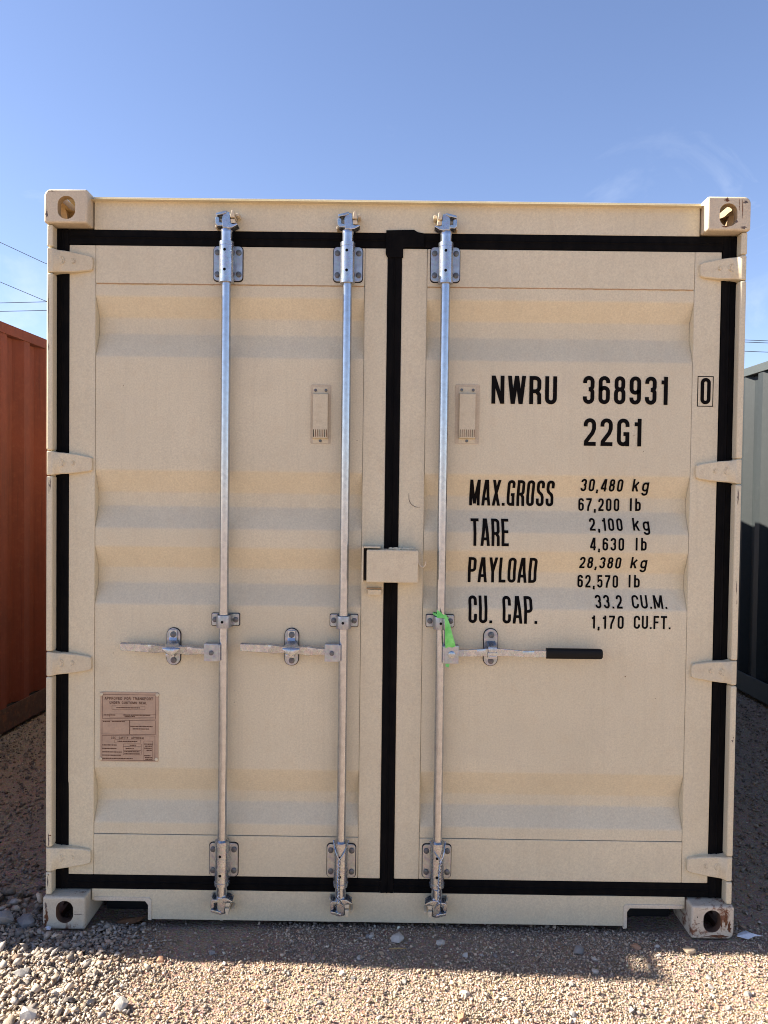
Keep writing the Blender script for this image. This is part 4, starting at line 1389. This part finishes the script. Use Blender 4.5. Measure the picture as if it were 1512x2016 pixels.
# ---- single stones
def stone(x, y, s, kind, label, seed, flat=.6, group=None):
    bm = bmesh.new()
    rr_ = random.Random(seed)
    for _ in range(15):
        p = Vector((rr_.gauss(0, 1), rr_.gauss(0, 1), rr_.gauss(0, 1))).normalized() * rr_.uniform(.8, 1.0)
        bm.verts.new((p.x * s * 1.25, p.y * s * .92, p.z * s * flat * 1.3))
    bmesh.ops.convex_hull(bm, input=bm.verts)
    for v in [v for v in bm.verts if not v.link_faces]: bm.verts.remove(v)
    bmesh.ops.dissolve_limit(bm, angle_limit=R(14), verts=bm.verts, edges=bm.edges)
    bmesh.ops.bevel(bm, geom=bm.edges[:], offset=s * .05, segments=1, affect='EDGES', clamp_overlap=True)
    bmesh.ops.rotate(bm, verts=bm.verts, cent=(0, 0, 0), matrix=Matrix.Rotation(rr_.uniform(0, 6.28), 3, 'Z'))
    lo = min(v.co.z for v in bm.verts)
    o = from_bm('stone', bm, STONE[kind], None)
    o.data.set_sharp_from_angle(angle=R(22))
    o.location = (x, y, float(gheight(x, y)) - lo * .62)
    tag(o, label, 'stone', group)
    return o
ST = [(-1.375, -.005, .050, 'grey', 'large dark grey angular stone left of the bottom-left corner foot'),
      (-1.285, .010, .040, 'grey', 'pointed grey stone against the bottom-left corner foot'),
      (-.905, .015, .019, 'grey', 'grey stone in front of the left floor pocket'),
      (.035, -.040, .026, 'pale', 'pale split stone below the centre of the container sill'),
      (.185, -.055, .017, 'pale', 'pinkish pale stone below the right-hand locking bar'),
      (-1.165, -.270, .026, 'grey', 'grey stone in the sunlit coarse gravel at the left edge'),
      (-1.060, -.455, .036, 'pale', 'big pale stone at the bottom-left edge of the picture'),
      (-.805, -.415, .030, 'pale', 'large white stone with a dark shadow in the left foreground'),
      (-1.020, -.340, .017, 'pale', 'white stone in the coarse sunlit gravel at lower left'),
      (-.905, -.385, .018, 'grey', 'blue-grey stone beside the large white one at lower left'),
      (-.755, -.165, .015, 'red', 'reddish stone at the shadow edge on the left'),
      (-.985, -.205, .019, 'pale', 'pale stone just beyond the shadow edge on the left'),
      (.220, -.440, .019, 'red', 'rust-coloured stone in the sunlit gravel right of centre'),
      (.655, -.085, .022, 'grey', 'pale grey flat stone in the shadow below the right door'),
      (.860, -.060, .017, 'red', 'brownish stone in the shadow before the right floor pocket'),
      (1.035, -.075, .022, 'tan', 'tan stone in the shadow below the bottom-right corner foot'),
      (1.330, -.060, .019, 'pale', 'pale stone on the ground right of the bottom-right corner foot'),
      (.560, -.395, .015, 'grey', 'dark grey stone in the sunlit gravel below the right door')]
for i, (x, y, s, kd, lab) in enumerate(ST):
    stone(x, y, s, kd, lab, 100 + i)
for i in range(46):
    x = random.uniform(-1.3, 1.25); y = random.uniform(-.47, -.02)
    if abs(x + 1.1) < .25 and y > -.1: continue
    stone(x, y, random.uniform(.009, .014), random.choice(['grey', 'pale', 'pale', 'tan']), 'small angular stone scattered in the gravel before the container', 200 + i, random.uniform(.5, .75), 'small stones in the gravel')

# ---- litter
def scrap(name, label, cat, x, y, mat, poly, lift):
    rr_ = random.Random(len(label))
    vs = [(px, py, lift + rr_.uniform(0, .012)) for px, py in poly]
    vs2 = [(a, b_, c - .0008) for a, b_, c in vs]
    k = len(vs)
    c0 = (sum(v[0] for v in vs) / k, sum(v[1] for v in vs) / k, lift + .012)
    V_ = vs + [c0] + vs2 + [(c0[0], c0[1], c0[2] - .0008)]
    F_ = [(i, (i + 1) % k, k) for i in range(k)] + [(k + 1 + (i + 1) % k, k + 1 + i, 2 * k + 1) for i in range(k)] + [(i, k + 1 + i, k + 1 + (i + 1) % k, (i + 1) % k) for i in range(k)]
    o = MB().add(V_, F_).build(name, mat, None, smooth=False)
    o.location = (x, y, float(gheight(x, y)))
    return tag(o, label, cat)
scrap('paper_scrap', 'torn white paper scrap beside the bottom-right corner foot', 'litter', 1.275, .005, M['paper'], [(-.045, -.012), (-.01, -.022), (.018, -.012), (.045, -.016), (.038, .01), (.012, .016), (.006, .03), (-.03, .012)], .008)
scrap('paper_scrap', 'tiny white scrap at the bottom-left corner foot', 'litter', -1.195, -.020, M['paper'], [(-.012, -.006), (.012, -.008), (.010, .008), (.0, .016), (-.010, .008)], .008)
scrap('dry_leaf', 'brown dry leaf lying in the mouth of the left floor pocket', 'leaf', -.930, .070, M['leaf'], [(-.050, -.02), (.0, -.028), (.035, -.012), (.05, .012), (.01, .022), (-.035, .014)], .012)
MB().tube([(.005, -.105, .008), (.035, -.108, .011), (.062, -.106, .010)], [.002, .003, .0015], 6).build('dry_twig', M['twig'], None)
tag(bpy.data.objects['dry_twig'], 'short yellow twig on the shaded ground below the centre gasket', 'twig')

# ------------------------------------------------------------------ power lines far behind
PX, PY_ = 0.0, 30.0
def wire(label, pts, r_=.013):
    o = MB().tube(pts, r_, 6).build('power_line', M['cable'], None)
    return tag(o, label, 'cable', 'overhead power lines')
def bez(a, b_, sag, n_=24):
    return [(a[0] + (b_[0] - a[0]) * t, a[1] + (b_[1] - a[1]) * t, a[2] + (b_[2] - a[2]) * t - sag * 4 * t * (1 - t)) for t in [k / n_ for k in range(n_ + 1)]]
wire('upper of the two level power lines above the orange container', bez((-60, 30, 9.9), (0, 30, 10.25), .95))
wire('lower of the two level power lines above the orange container', bez((-60, 30, 9.6), (0, 30, 9.85), .93))
wire('upper slanting power line left of the tan container', [(-36.0, 30, 21.2), (-25.0, 30, 15.95), (-16.49, 30, 11.94), (-14.64, 30, 11.11), (-11, 30, 9.75), (-7, 30, 8.85), (-3, 30, 8.75), (0, 30, 9.1)], .012)
wire('lower slanting power line left of the tan container', [(-36.0, 30, 18.7), (-25.0, 30, 13.9), (-16.49, 30, 10.28), (-14.64, 30, 9.53), (-11, 30, 8.3), (-7, 30, 7.5), (-3, 30, 7.4), (0, 30, 7.7)], .012)
wire('topmost of the three power lines above the grey container', bez((0, 30, 8.9), (60, 30, 9.0), .95))
wire('middle of the three power lines above the grey container', bez((0, 30, 8.82), (60, 30, 8.8), .92))
wire('lowest of the three power lines above the grey container', bez((0, 30, 8.45), (60, 30, 8.4), .93))

pole = thing('utility_pole', 'wooden utility pole carrying the power lines, hidden behind the tan container', 'pole', (0, 30.15, 0))
MB().tube([(0, 0, -.3), (0, 0, 5), (0, 0, 10.7)], [.16, .14, .11], 14).build('post', M['wood'], pole)
MB().box(-1.1, 1.1, -.20, -.11, 10.05, 10.17).build('cross_arm', M['wood'], pole, .01)
